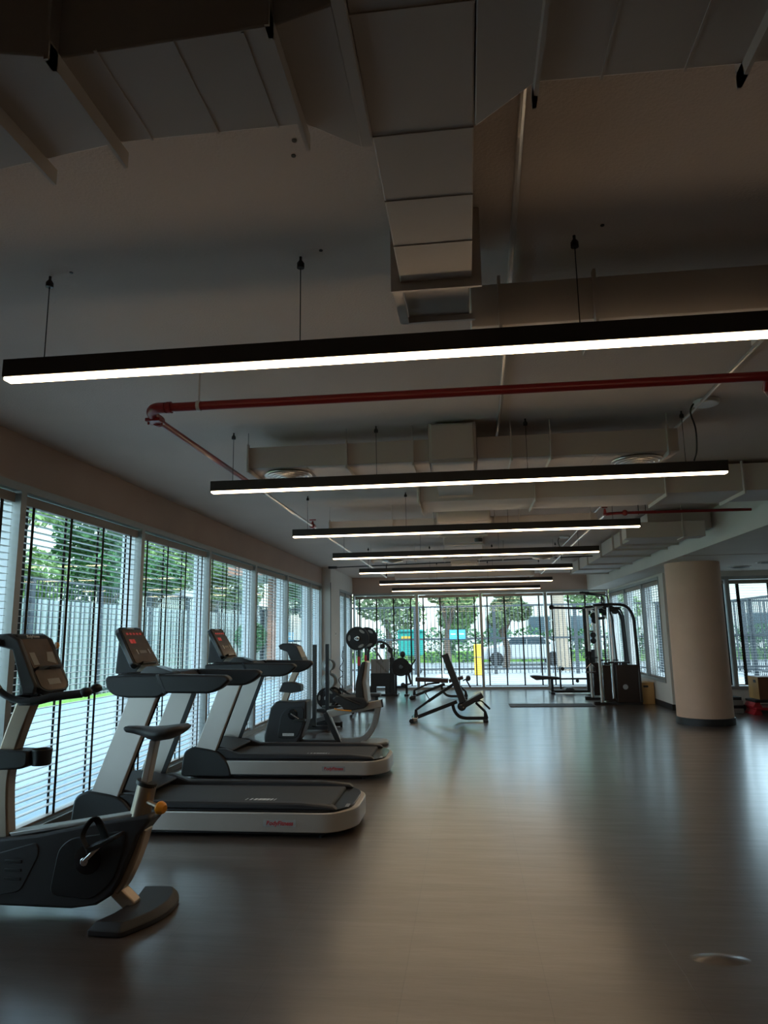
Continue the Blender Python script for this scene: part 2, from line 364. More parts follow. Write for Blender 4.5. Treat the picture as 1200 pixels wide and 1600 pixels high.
FB = ['open slatted blind at the left end of the far windows, behind the arched machine', 'open slatted blind in the far window wall behind the two benches',
      'open slatted blind in the far window wall, yellow post at its left edge', 'open slatted blind in the far window wall behind the lat pulldown, palm trunk outside']
for i in range(4):
    window(n, 'Y', YF, fm[i], fm[i+1], .0, ZH, 1); n += 1
    blind('Y', YF+.055, fm[i]+.05, fm[i+1]-.05, .08, ZH-.075, 1, FB[i], 'blinds along the far window wall', 4)
rm = [14.42, 15.85, 17.57, 19.33]
RB = ['slatted blind in the right side window nearest the round column', 'slatted blind in the right side window, middle bay behind the cable machine', 'slatted blind in the right side window touching the far right corner']
for i in range(3):
    window(n, 'X', XR, rm[i], rm[i+1], .48, 2.55, 1); n += 1
    blind('X', XR+.055, rm[i]+.05, rm[i+1]-.05, .55, 2.48, 1, RB[i], 'blinds in the right side window', 4)
em = [4.46, 4.98, 7.1]
EB = ['slatted blind just right of the round column', 'wide slatted blind at the right edge behind the wooden box']
for i in range(2):
    window(n, 'Y', YN, em[i], em[i+1], .38, 2.50, 1, depth=.15); n += 1
    blind('Y', YN+.055, em[i]+.05, em[i+1]-.05, .45, 2.43, 1, EB[i], 'blinds right of the column', 2 if i == 0 else 4, tw=.045)

# ------------------------------------------------------------------ linear pendant lamps
LY = [2.64, 5.09, 7.66, 10.05, 12.60, 15.58, 18.22]
LLB = ['longest and nearest linear pendant lamp running right across the photo', 'second linear pendant lamp, just behind the red pipe', 'third linear pendant lamp from the front, below the small red valve',
       'fourth linear pendant lamp from the front', 'fifth linear pendant lamp, beside the thin dark track', 'sixth linear pendant lamp, second from the far wall', 'last linear pendant lamp, nearest the far windows']
lamp0 = None
for i, y in enumerate(LY):
    lab = LLB[i]
    if lamp0 is None:
        t = thing('pendant_lamp', (-.03, y, 2.6), lab, 'lamp', 'linear pendant lamps in a row')
        x0, x1 = -1.94, 1.88
        MB().box(x0, x1, y-.03, y+.03, 2.606, 2.685).build('housing', 'lampbody', t, .003)
        MB().box(x0+.006, x1-.006, y-.027, y+.027, 2.592, 2.608).build('diffuser', 'glow', t, .006)
        for x in (-1.77, -.645, .48, 1.6):
            MB().cyl((x, y, 2.68), (x, y, ZC-.03), .0022, seg=6).build('suspension_cable', 'tape', t)
            MB().lathe([(.016, 0), (.016, .02), (.006, .035), (.006, .05)], (x, y, ZC-.05), seg=12).build('ceiling_hook', 'lampbody', t)
        lamp0 = t
    else: copy_tree(lamp0, (-.03, y, 2.6), lab)

# ------------------------------------------------------------------ ducts
ZU = 2.79
def duct(label, y0, y1, x0, x1, z0, z1, fl, along='X', group='painted rectangular air ducts', prong=.035, rods=True, prof=None, seams=()):
    t = thing('air_duct', ((x0+x1)/2, (y0+y1)/2, z0), label, 'duct', group)
    b = MB()
    if prof: b.prism(prof, 'Z', z0, z1)
    else: b.box(x0, x1, y0, y1, z0, z1)
    b.build('duct_body', 'duct', t, .004)
    for q in fl:
        m = MB(); p = prong; w_ = .006
        if along == 'X': m.box(q-w_, q+w_, y0-p, y1+p, z0-p, z0+.001).box(q-w_, q+w_, y0-p, y0+.001, z0, z1+p*.5).box(q-w_, q+w_, y1-.001, y1+p, z0, z1+p*.5)
        else: m.box(x0-p, x1+p, q-w_, q+w_, z0-p, z0+.001).box(x0-p, x0+.001, q-w_, q+w_, z0, z1+p*.5).box(x1-.001, x1+p, q-w_, q+w_, z0, z1+p*.5)
        m.build('flange', 'duct', t)
        if rods and z1 < ZC-.05:
            r = MB()
            if along == 'X': r.cyl((q, y0-p*.6, z0), (q, y0-p*.6, ZC), .004, seg=6)
            else: r.cyl((x0-p*.6, q, z0), (x0-p*.6, q, ZC), .004, seg=6)
            r.build('hanger_rod', 'duct', t)
    for q in seams:
        m = MB()
        if along == 'X': m.box(q-.003, q+.003, y0, y1, z0-.003, z0+.001)
        else: m.box(x0, x1, q-.003, q+.003, z0-.003, z0+.001)
        m.build('seam', 'duct', t)
    return t
def yx(y0, y1, x0, x1): return y0, y1, x0, x1
# near module: cross duct, trunk with 45 degree take-offs
zt = ZC-.02
pA = [(-3.2, 1.10), (-1.62, 1.10), (-.86, 1.27), (-.36, 1.25), (-.235, 1.22), (-.235, 1.66), (-.37, 1.55), (-.86, 1.55), (-1.62, 1.66), (-3.2, 1.66)]
duct('duct crossing the top left of the ceiling, nearest the camera', 1.10, 1.66, -3.2, -.235, 2.79, zt, [], prof=pA)
tA = bpy.data.objects['air_duct']
for x, ya, yb in ((-1.62, 1.1, 1.66), (-.87, 1.26, 1.56), (-.37, 1.24, 1.56), (-1.10, 1.2, 1.60)):
    MB().box(x-.005, x+.005, ya-.03, yb+.03, 2.745, 2.791).box(x-.005, x+.005, ya-.035, ya, 2.745, zt).build('flange', 'duct', tA)
for x in (-.78, -.6, -.44): MB().box(x-.003, x+.003, 1.26, 1.55, 2.787, 2.791).build('seam', 'duct', tA)
tB = duct('long trunk duct running away from the camera above the first lamp', .9, 2.40, -.205, .06, 2.79, zt, [2.40], 'Y', seams=(1.25, 1.62, 1.9, 2.15))
MB().box(-.232, -.205, .9, 1.62, 2.765, 2.791).build('flange', 'duct', tB)
MB().box(-.2, .05, 2.40, 2.72, 2.80, zt-.02).build('duct_end', 'duct', tB, .004)
MB().box(-.225, .075, 2.71, 2.725, 2.775, 2.80).box(-.235, -.2, 2.4, 2.72, 2.775, 2.785).build('flange', 'duct', tB)
pD = [(.063, 1.13), (.2, 1.23), (1.1, 1.23), (3.2, 1.23), (3.2, 1.5), (.7, 1.5), (.205, 1.49), (.063, 1.62)]
tD = duct('duct crossing the top right of the ceiling, with angled take-off from the trunk', 1.13, 1.62, .06, 3.2, 2.79, zt, [], prof=pD)
for x in (.205, .68, 1.2, 1.8, 2.4): MB().box(x-.005, x+.005, 1.2, 1.535, 2.755, 2.791).box(x-.005, x+.005, 1.49, 1.53, 2.755, zt).build('flange', 'duct', tD)
for x in (.36, .55): MB().box(x-.003, x+.003, 1.23, 1.5, 2.787, 2.791).build('seam', 'duct', tD)
tC = duct('dark duct just above the first lamp, right of the trunk', 2.78, 3.05, .06, 3.22, 2.77, 2.96, [.18, .57, 1.3, 2.1], rods=False)
# module with diffusers
def module(y, lab, h=.17, gap=None, d=.38):
    prof = None
    t = duct(lab, y, y+d, -1.68, 1.58 if gap is None else gap[0], ZU, ZU+h, [x for x in (-1.66, -.88, -.37, .24, .66, 1.5) if gap is None or x < gap[0]], seams=(-1.2, -.6))
    if gap:
        duct(lab.replace('duct with', 'right half of the duct with').replace(' just', ''), y, y+d, gap[1], 1.58, ZU, ZU+h, [x for x in (.37, .66, 1.5)], seams=(.5, 1.0))
    return t
def diffuser(x, y, z, lab):
    m = MB()
    for k, r in enumerate((.165, .128, .095, .064, .034)):
        m.lathe([(r, -.004-k*.004), (r-.004, -.010-k*.004), (r-.026, .008), (r-.022, .012)], (x, y, z), seg=40)
    o = m.build('ceiling_diffuser', 'conduit', None, label=lab, cat='air diffuser', group='round diffusers under the ducts')
    q = MB().lathe([(.0, .0), (.175, .0), (.175, .006), (0, .006)], (x, y, z+.012), seg=40).build('back_plate', 'lampbody', o)
    rim = MB().lathe([(.165, .0), (.19, .0), (.192, .006), (.165, .012)], (x, y, z), seg=40).build('rim', 'conduit', o)
    return o
module(5.14, 'duct with round diffusers just behind the second lamp', gap=(-.25, .115))
diffuser(-1.40, 5.36, ZU-.02, 'round diffuser above the left end of the second lamp'); diffuser(1.33, 5.36, ZU-.02, 'round diffuser above the right end of the second lamp')
duct('boxy trunk section in the middle of the duct behind the second lamp', 5.02, 6.45, -.225, .09, 2.77, 3.045, [5.05, 5.9, 6.43], 'Y', prong=.02, rods=False)
duct('deep duct running right behind the second lamp into the beam', 6.70, 7.30, -.45, 3.22, 2.77, 3.03, [-.43, .69, 1.9, 2.6], rods=False)
duct('trunk section above the third lamp', 7.86, 9.0, -.3, .28, 2.75, 2.95, [7.9, 8.3, 9.0], 'Y', prong=.02, rods=False)
module(8.42, 'duct with round diffusers just behind the third lamp', h=.10, gap=(-.33, .31))
diffuser(-1.4, 8.62, ZU-.02, 'round diffuser above the left end of the third lamp'); diffuser(1.3, 8.62, ZU-.02, 'round diffuser above the right end of the third lamp')
duct('trunk section above the fourth lamp', 9.6, 11.6, -.28, .25, 2.73, 2.93, [9.7, 10.8, 11.6], 'Y', prong=.02, rods=True)
module(12.15, 'duct with round diffusers above the fifth lamp', h=.12, d=.34)
diffuser(-1.3, 12.32, ZU-.02, 'round diffuser above the left end of the fourth lamp'); diffuser(1.35, 12.32, ZU-.02, 'round diffuser near the right end of the fourth lamp')
duct('trunk section above the fifth lamp', 12.75, 13.75, -.25, .2, 2.74, 2.92, [12.85, 13.7], 'Y', prong=.02, rods=False)
module(16.4, 'farthest duct, above the sixth lamp', h=.15)
# right hand duct along the beam
duct('stepped duct hugging the right beam, running towards the far wall', 9.38, 16.4, 2.40, 3.2, 2.80, 3.02, [10.95, 11.55, 12.6, 14.0, 15.1, 16.3], 'Y', prong=.03, rods=False)
tR = duct('dark duct end box meeting the right beam above the third lamp', 9.1, 9.34, 2.05, 3.02, 2.66, 2.86, [2.75], rods=True, prong=.015)

# ------------------------------------------------------------------ sprinkler pipes, conduits, small ceiling things
t = thing('sprinkler_pipe', (0, 3.7, 2.8), 'large red sprinkler pipe crossing behind the first lamp, turning towards the far wall', 'pipe')
MB().tube([(-1.72, 3.70, 2.815), (3.2, 3.72, 2.815)], .026, 16).build('pipe', 'red', t)
MB().tube(bez([(-1.70, 3.70, 2.815), (-1.77, 3.71, 2.815), (-1.81, 3.76, 2.805), (-1.815, 3.86, 2.79)]), .032, 16).build('elbow', 'red', t)
MB().cyl((-1.69, 3.7, 2.815), (-1.665, 3.7, 2.815), .034).cyl((-1.815, 3.84, 2.79), (-1.815, 3.87, 2.79), .036).build('collar', 'red', t)
MB().box(-1.86, -1.77, 3.77, 3.86, 2.765, 2.785).cyl((-1.85, 3.80, 2.75), (-1.85, 3.80, 2.79), .006).cyl((-1.78, 3.83, 2.75), (-1.78, 3.83, 2.79), .006).build('reducer', 'red', t, .004)
MB().tube([(-1.815, 3.86, 2.79), (-1.815, 5.75, 2.795)], .020, 14).build('pipe', 'red', t)
MB().tube([(1.62, 3.72, 2.79), (1.62, 3.74, 2.755), (1.66, 3.80, 2.745), (1.95, 3.95, 2.78)], .02, 12).build('branch_pipe', 'red', t)
MB().tube([(-1.5, 3.70, 2.84), (-1.5, 3.7, ZC)], .005, 8).lathe([(.02, 0), (.02, .01)], (-1.5, 3.7, ZC-.01)).build('hanger_rod', 'conduit', t)
MB().lathe([(.027, -.01), (.031, -.01), (.031, .01), (.027, .01)], (-1.5, 3.7, 2.815), (1, 0, 0)).build('pipe_clamp', 'conduit', t)
t = thing('sprinkler_pipe', (-1.82, 8, 2.8), 'pale grey sprinkler pipe running along the left, under the ceiling', 'pipe')
MB().tube([(-1.815, 5.76, 2.795), (-1.84, 16.1, 2.80)], .017, 10).build('pipe', 'conduit', t)
MB().tube([(-1.815, 6.05, 2.795), (-1.815, 6.15, 2.795)], .024, 10).build('coupling', 'conduit', t)
MB().cyl((-1.82, 8.15, 2.80), (-1.82, 8.15, 2.86), .022, .008).cyl((-1.86, 8.15, 2.875), (-1.78, 8.15, 2.875), .007).cyl((-1.82, 8.10, 2.80), (-1.82, 8.20, 2.80), .032).build('valve', 'red', t)
MB().tube([(-1.84, 16.05, 2.8), (-1.84, 16.1, 2.87), (-1.84, 16.1, ZC)], .012, 8).build('riser', 'base', t)
t = thing('sprinkler_pipe', (1.6, 8, 2.8), 'short red sprinkler pipe over the right end of the third lamp, running into the beam', 'pipe')
MB().tube(bez([(1.60, 8.0, 2.8), (1.68, 8.05, 2.815), (1.8, 8.1, 2.825), (1.9, 8.1, 2.825)], 4)+[Vector((3.22, 8.15, 2.825))], .017, 12).build('pipe', 'red', t)
MB().ball((1.83, 8.1, 2.825), .035).build('coupling', 'red', t)
MB().cyl((1.585, 7.98, 2.79), (1.585, 7.98, 2.86), .02, .01).cyl((1.555, 7.98, 2.875), (1.615, 7.98, 2.875), .006).build('valve', 'red', t)
MB().cyl((1.98, 8.1, 2.80), (1.98, 8.1, ZC), .004, seg=6).cyl((2.06, 8.1, 2.81), (2.06, 8.1, ZC), .004, seg=6).build('hanger_rod', 'base', t)
MB().tube([(1.585, 8.02, 2.79), (1.70, 16.1, 2.80)], .014, 10).build('sprinkler_pipe', 'conduit', None, label='pale grey pipe running away under the ceiling on the right', cat='pipe')
MB().tube([(.21, 1.64, 3.045), (.25, 3.44, 3.045), (.28, 4.72, 3.045), (.31, 17.5, 3.045)], .012, 8).build('conduit', 'conduit', None, label='thin painted conduit running down the middle of the ceiling', cat='conduit')
MB().tube([(1.62, 2.0, 3.045), (1.64, 3.69, 3.045), (1.66, 5.6, 3.045), (1.80, 14.3, 3.045)], .012, 8).build('conduit', 'conduit', None, label='thin painted conduit on the right half of the ceiling, past the white disc', cat='conduit')
def disc(x, y, r, lab, cable=True):
    o = MB().lathe([(0, -.035), (r*.9, -.035), (r, -.028), (r, -.005), (r*.6, 0), (0, 0)], (x, y, ZC), seg=28).build('access_point', 'white', None, label=lab, cat='wireless access point')
    if cable:
        MB().tube(bez([(x-.05, y, ZC-.01), (x-.09, y-.0, ZC-.03), (x-.11, y, ZC-.09), (x-.08, y+.02, ZC-.2), (x-.06, y+.1, ZC-.33), (x-.05, y+.2, 2.69)]), .006, 6).build('cable', 'tape', o)
        MB().box(x-.08, x-.02, y-.03, y+.03, ZC-.03, ZC).build('connector', 'base', o, .005)
disc(1.70, 4.86, .085, 'white ceiling disc with a hanging black cable, right of the second lamp')
disc(1.66, 11.8, .085, 'small white ceiling disc far along the right conduit')
o = MB().cyl((.18, 9.2, 2.74), (.18, 9.2, ZC), .01, seg=8).build('smoke_detector', 'conduit', None, label='small dark detector on a drop rod below the centre duct, over the third lamp', cat='detector')
MB().lathe([(0, 0), (.05, 0), (.055, .02), (.055, .05), (0, .06)], (.18, 9.2, 2.68)).build('detector_head', 'char', o)
t = thing('ceiling_track', (0, 14, 2.9), 'thin black track with a square black end hanging between the fourth and fifth lamps', 'track')
MB().tube([(-2.80, 14.45, 2.90), (2.4, 13.5, 2.90)], .012, 6).build('track', 'base', t)
MB().box(-2.88, -2.70, 14.40, 14.48, 2.875, 2.925).build('end_box', 'base', t, .005)
for x, y in ((-1.2, 14.155), (1.0, 13.755)): MB().cyl((x, y, 2.9), (x, y, ZC), .005, seg=6).build('hanger_rod', 'base', t)
for x, y, lab in ((4.87, 13.09, 'round ceiling diffuser over the gap right of the column'), (5.02, 12.25, 'round ceiling diffuser at the right edge, nearer the camera than its neighbour')):
    o = MB().lathe([(.19, 0), (.19, .012), (.0, .012)], (x, y, ZS-.014), seg=36).build('ceiling_diffuser', 'white', None, label=lab, cat='air diffuser', group='diffusers in the low right ceiling')
    for k in range(3): MB().lathe([(.05+k*.045, -.01), (.07+k*.045, -.01), (.075+k*.045, .0), (.05+k*.045, 0)], (x, y, ZS-.014), seg=30).build('ring', 'greyp', o)
for x, y in ((-1.66, 2.62), (-.55, 2.60), (-1.9, 1.9), (-.5, 1.95), (-.52, 2.02), (.58, 2.58)):
    MB().lathe([(0, -.003), (.008, -.003), (.008, 0)], (x, y, ZC-.0002), seg=8).build('trim_%d' % (3+len([q for q in bpy.data.objects if q.name.startswith('trim_')])), 'base', None, kind='structure')
o = MB().box(XJ+.012, XJ+.02, 16.78, 16.87, 1.47, 1.58).build('wall_switch', 'white', None, .003, label='small white switch plate on the wall left of the short side window', cat='switch')
MB().box(XJ+.02, XJ+.024, 16.80, 16.85, 1.50, 1.55).build('rocker', 'greyp', o)

# ------------------------------------------------------------------ treadmills
def treadmill(loc, label):
    t = thing('treadmill', loc, label, 'treadmill', 'treadmills in a row by the left windows')
    X0, Y0, _ = loc; N, F = Y0-.45, Y0+.45      # near and far side
    out = rounded([(-2.72, N), (-1.04, N), (-.89, N+.20), (-.89, F-.20), (-1.04, F), (-2.72, F)], [0, .16, .12, .12, .16, 0], 6)
    MB().prism(out, 'Z', .045, .185).build('side_frame', 'silver', t, .008)
    inn = rounded([(-2.72, N+.012), (-1.06, N+.012), (-.93, N+.2), (-.93, F-.2), (-1.06, F-.012), (-2.72, F-.012)], [0, .16, .12, .12, .16, 0], 6)
    MB().prism(inn, 'Z', .18, .20).build('deck', 'blackg', t, .003)
    MB().box(-2.75, -1.10, Y0-.31, Y0+.31, .20, .222).cyl((-1.10, Y0-.31, .20), (-1.10, Y0+.31, .20), .022).build('running_belt', 'belt', t)
    lg = MB()
    for k, wd in enumerate((.008, .018, .026, .03, .03, .026, .018, .008)):
        x = -1.80+k*.033; lg.add([(x, Y0-.225, .2232), (x+wd, Y0-.225, .2232), (x+wd+.008, Y0-.165, .2232), (x+.008, Y0-.165, .2232)], [(0, 1, 2, 3)])
    lg.build('belt_marks', 'white', t)
    for s, (a, b) in enumerate(((N+.02, Y0-.35), (Y0+.35, F-.02))):
        MB().prism([(-2.78, .20), (-1.15, .20), (-1.02, .20), (-1.06, .228), (-1.3, .25), (-2.5, .25), (-2.65, .30), (-2.78, .30)], 'Y', a, b).build('side_rail', 'char', t, .012)
    MB().box(-.985, -.955, Y0-.3, Y0-.2, .2, .2015).build('rear_sticker', 'greytxt', t)
    # motor hood
    hp = rounded([(-3.13, .02), (-2.56, .02), (-2.60, .16), (-2.70, .27), (-2.80, .30), (-3.0, .33), (-3.10, .28)], .05)
    MB().prism(hp, 'Y', N-.012, F+.012).build('motor_hood', 'black', t, .02)
    MB().prism([(-3.0, .325), (-2.8, .30), (-2.6, .262), (-2.6, .28), (-2.8, .325), (-3.0, .34)], 'Y', N+.12, F-.12).build('hood_top', 'char', t, .01)
    for a in (N+.03, F-.03):
        s = 1 if a < Y0 else -1
        MB().prism([(-3.0, .24), (-2.765, .24), (-2.455, 1.06), (-2.69, 1.06)], 'Y', a-.025, a+.025).build('upright', 'silver', t, .008)
        MB().prism([(-2.80, .24), (-2.755, .24), (-2.445, 1.06), (-2.49, 1.06)], 'Y', a+s*.026, a+s*.034).build('upright_trim', 'black', t, .003)
        prof = rounded([(-2.90, 1.20), (-2.88, 1.10), (-2.81, 1.045), (-2.70, 1.03), (-2.44, 1.03), (-2.39, 1.065), (-2.02, 1.06), (-1.93, 1.10), (-1.86, 1.165), (-1.90, 1.20), (-2.45, 1.21)], [.05, .06, .05, .02, .03, .03, .04, .03, .03, .03, 0])
        MB().prism(prof, 'Y', a-.05, a+.05).build('handrail', 'black', t, .018, segs=3)
        MB().prism([(-2.47, 1.212), (-2.445, 1.21), (-2.375, 1.066), (-2.40, 1.064)], 'Y', a-.053, a+.053).build('handrail_joint', 'blackg', t)
    cr = rounded([(-2.88, 1.18), (-2.84, 1.08), (-2.5, 1.06), (-2.42, 1.14), (-2.48, 1.21), (-2.8, 1.22)], .04)
    MB().prism(cr, 'Y', N+.05, F-.05).build('console_tray', 'black', t, .01)
    # tilted console: plane through (-2.985,1.57) and (-2.775,1.245)
    a = Vector((-2.955, 0, 1.585)); b = Vector((-2.765, 0, 1.255)); u = (b-a).normalized(); L = (b-a).length; nn = Vector((u.z*-1, 0, u.x)); nn = Vector((-u.z, 0, u.x))
    if nn.x < 0: nn = -nn
    def cp(s, y, d): p = a+u*s+nn*d; return (p.x, Y0+y, p.z)
    def panel(poly, d0, d1, nm, m, par, bev=0, **k):
        n_ = len(poly); mb = MB(); mb.add([cp(s, y, d0) for s, y in poly]+[cp(s, y, d1) for s, y in poly], [tuple(range(n_)), tuple(range(n_, 2*n_))]+[(i, (i+1) % n_, n_+(i+1) % n_, n_+i) for i in range(n_)])
        return mb.build(nm, m, par, bev, **k)
    con = panel(rounded([(0, -.205), (L, -.235), (L, .235), (0, .205)], .05), -.035, .018, 'console', 'blackg', t, .012)
    panel(rounded([(.03, -.185), (L-.03, -.212), (L-.03, .212), (.03, .185)], .03), .018, .021, 'console_panel', 'screen', con)
    for k in range(5): panel([(.062, -.135+k*.06), (.082, -.135+k*.06), (.082, -.10+k*.06), (.062, -.10+k*.06)], .021, .0225, 'led_display', 'led', con)
    for k in range(2): panel([(.125, -.135+k*.055), (.165, -.135+k*.055), (.165, -.09+k*.055), (.125, -.09+k*.055)], .021, .0225, 'led_display', 'led', con)
    for y in (-.10, .12): panel([(.225, y), (.27, y+.005), (.27, y+.022), (.225, y+.017)], .021, .0228, 'key_mark', 'white', con)
    panel([(.235, -.05), (.262, -.05), (.262, .08), (.235, .08)], .021, .0225, 'key_pad', 'grey_panel', con)
    pr = panel(rounded([(L-.035, -.12), (L-.01, -.14), (L-.01, .14), (L-.035, .12), (L-.02, .08), (L-.02, -.08)], .005), .018, .045, 'book_ledge', 'blackg', con, .004)
    Rm = Matrix(((0, u.x*-1, nn.x, 0), (1, 0, 0, 0), (0, -u.z, nn.z, 0), (0, 0, 0, 1)))
    text('brand_text', 'BodyFitness', .026, cp(.016, 0, .0185), Rm, 'white', con, .2)
    MB().prism([(-2.99, 1.20), (-2.80, 1.20), (-2.76, 1.26), (-2.93, 1.50), (-2.97, 1.52)], 'Y', Y0-.13, Y0+.13).build('console_neck', 'char', t, .015)
    MB().prism([(-2.80, 1.21), (-2.60, 1.215), (-2.66, 1.225), (-2.75, 1.275)], 'Y', Y0-.14, Y0+.16).build('console_foot', 'grey_panel', t, .005)
    MB().prism(rounded([(-2.66, 1.21), (-2.36, 1.21), (-2.38, 1.225), (-2.52, 1.27), (-2.60, 1.27)], .01), 'Y', Y0-.36, Y0-.22).build('key_pod', 'blackg', t, .008)
    # sticker on the near side
    sk = MB().box(-1.58, -1.33, N-.003, N+.001, .085, .135).build('brand_label', 'greytxt', t)
    text('brand_text', 'BodyFitness', .043, (-1.455, N-.0036, .111), (PI/2, 0, 0), 'redtxt', sk, .2, .0012)
    for x in (-1.15, -2.6):
        for y in (N+.08, F-.08): MB().cyl((x, y, 0), (x, y, .05), .022, .018, 14).build('foot', 'rubber', t)
    MB().box(-2.9, -1.12, N+.05, F-.05, .02, .05).build('underframe', 'black_steel', t)
    return t
T1 = treadmill((-2.0, 5.86, 0), 'nearest treadmill, silver sided, behind the exercise bike saddle')
T2 = copy_tree(T1, (-2.0, 8.00, 0), 'farther treadmill of the two, console in front of the left windows')

# ------------------------------------------------------------------ upright exercise bike, lower left
t = thing('exercise_bike', (-2.3, 3.95, 0), 'nearest upright exercise bike with black saddle, cut off by the left edge', 'exercise bike')
Yc = 3.95
sh = [(-3.15, .40), (-2.9, .385), (-2.65, .40), (-2.42, .425), (-2.1, .49), (-1.78, .535), (-1.765, .51), (-1.80, .47), (-1.84, .42), (-1.87, .34), (-1.905, .26), (-1.94, .18), (-1.985, .115), (-2.06, .07), (-2.2, .05), (-2.62, .055), (-3.0, .09), (-3.2, .20)]
body = MB().prism(sh, 'Y', Yc-.085, Yc+.085).build('body_shroud', 'char', t, .022, segs=3)
p2 = rounded([(-2.33, .12), (-2.29, .36), (-2.22, .415), (-1.90, .46), (-1.90, .38), (-1.96, .2), (-2.08, .10)], .05)
MB().prism(p2, 'Y', Yc-.092, Yc-.08).build('crank_cover', 'black', body, .006)
MB().prism(rounded([(-2.70, .10), (-2.68, .32), (-2.42, .39), (-2.40, .33), (-2.50, .13)], .04), 'Y', Yc-.090, Yc-.08).build('front_cover', 'char', body, .006)
for k in range(3): MB().box(-2.60, -2.50, Yc-.094, Yc-.088, .19+k*.045, .205+k*.045).build('vent', 'black', body, .002)
MB().prism([(-2.60, .402), (-2.3, .45), (-1.83, .525), (-1.83, .545), (-2.3, .472), (-2.62, .425)], 'Y', Yc-.05, Yc+.05).build('frame_spine', 'silverd', t, .006)
MB().tube([(-1.872, Yc, .49), (-1.832, Yc, .685)], [.057, .053], 24).build('seat_tube', 'bronze', t)
MB().cyl((-1.838, Yc, .68), (-1.832, Yc, .70), .058).build('seat_clamp', 'black', t)
sp = MB().tube([(-1.845, Yc, .66), (-1.795, Yc, .925)], .03, sq=(.02, .033)).build('seat_post', 'silver', t, .006)
for k in range(7): MB().cyl((-1.828+.006*k*1.1, Yc-.0215, .73+k*.025), (-1.828+.006*k*1.1, Yc-.0195, .73+k*.025), .005, seg=10).build('height_hole', 'base', sp)
# saddle: lofted sections along X
sad = MB(); prof = [(-1.985, .010, .980, .006), (-1.97, .028, .980, .018), (-1.92, .036, .976, .022), (-1.87, .045, .968, .028), (-1.82, .075, .958, .036), (-1.76, .112, .956, .040), (-1.69, .128, .965, .038), (-1.64, .115, .980, .028), (-1.61, .07, .985, .012)]
vs = []; fs = []; K = 18
for x, hw, z, hh in prof:
    for k in range(K):
        a = 2*PI*k/K; cy = math.cos(a); sy = math.sin(a)
        vs.append((x, Yc+hw*math.copysign(abs(cy)**.8, cy), z+hh*(sy if sy > 0 else sy*.9)*1.0+.010*abs(cy)))
for i in range(len(prof)-1):
    for k in range(K): fs.append((i*K+k, i*K+(k+1) % K, (i+1)*K+(k+1) % K, (i+1)*K+k))
fs += [tuple(range(K)), tuple((len(prof)-1)*K+k for k in range(K))]
sad.add(vs, fs).build('saddle', 'vinyl', t, smooth=1.2)
kn = MB().cyl((-1.84, Yc-.02, .60), (-1.73, Yc-.06, .575), .011, .014).build('adjust_pin', 'bronze', t)
MB().lathe([(.0, 0), (.03, .0), (.036, .012), (.033, .03), (.022, .045), (0, .048)], (-1.735, Yc-.058, .576), (.92, -.33, -.2), 20).build('knob', 'orange', kn)
cw = MB().lathe([(0, .014), (.035, .014), (.075, .006), (.078, 0)], (-2.115, Yc-.09, .305), (0, -1, 0), 30).build('crank_disc', 'blackg', t)
MB().tube([(-2.115, Yc-.118, .305), (-2.03, Yc-.122, .385)], .02, sq=(.018, .011)).cyl((-2.115, Yc-.10, .305), (-2.115, Yc-.132, .305), .022).build('crank_arm', 'chrome', t, .004)
MB().tube([(-2.11, Yc+.11, .30), (-2.2, Yc+.118, .23)], .02, sq=(.018, .011)).build('crank_arm', 'chrome', t, .004)
pd = MB().prism([(-2.04, .375), (-1.88, .455), (-1.885, .475), (-2.045, .41)], 'Y', Yc-.25, Yc-.14).build('pedal', 'black', t, .008)
st_ = MB()
st_.tube(bez([(-2.035, Yc-.24, .40), (-2.08, Yc-.22, .47), (-2.03, Yc-.195, .545), (-1.99, Yc-.17, .47), (-1.985, Yc-.15, .42)]), .01, sq=(.026, .003), up=(1, 0, 0)).build('pedal_strap', 'rubber', pd)
MB().prism([(-2.27, .17), (-2.13, .19), (-2.13, .215), (-2.27, .20)], 'Y', Yc+.14, Yc+.25).build('pedal', 'black', t, .008)
MB().tube(bez([(-1.835, Yc, .46), (-1.87, Yc, .34), (-1.93, Yc, .20), (-1.98, Yc, .13)]), .03, sq=(.05, .03), up=(1, 0, 0)).build('rear_frame_tube', 'bronze', t, .01)
MB().tube([(-2.0, Yc, .15), (-1.875, Yc, .045)], .03, sq=(.042, .035), up=(1, 0, 1)).build('foot_bracket', 'bronze', t, .012)
fo = [(-1.99, Yc-.29), (-1.80, Yc-.30), (-1.70, Yc-.12), (-1.67, Yc+.04), (-1.70, Yc+.20), (-1.76, Yc+.30), (-1.96, Yc+.29), (-1.93, Yc+.15), (-1.915, Yc), (-1.93, Yc-.14)]
fo = rounded(fo, [.01, .02, .1, .1, .1, .02, .01, .1, .1, .1], 4)
MB().prism(fo, 'Z', .004, .03).build('rear_foot', 'char', t, .006)
cx = sum(p[0] for p in fo)/len(fo)
fo2 = [(cx+(x-cx)*.80, Yc+(y-Yc)*.88) for x, y in fo]; n_ = len(fo)
MB().add([(x, y, .028) for x, y in fo]+[(x, y, .062) for x, y in fo2], [tuple(range(n_)), tuple(range(n_, 2*n_))]+[(i, (i+1) % n_, n_+(i+1) % n_, n_+i) for i in range(n_)]).build('rear_foot_cap', 'char', t, .006)
MB().box(-3.15, -2.95, Yc-.28, Yc+.28, .003, .07).build('front_foot', 'char', t, .02)
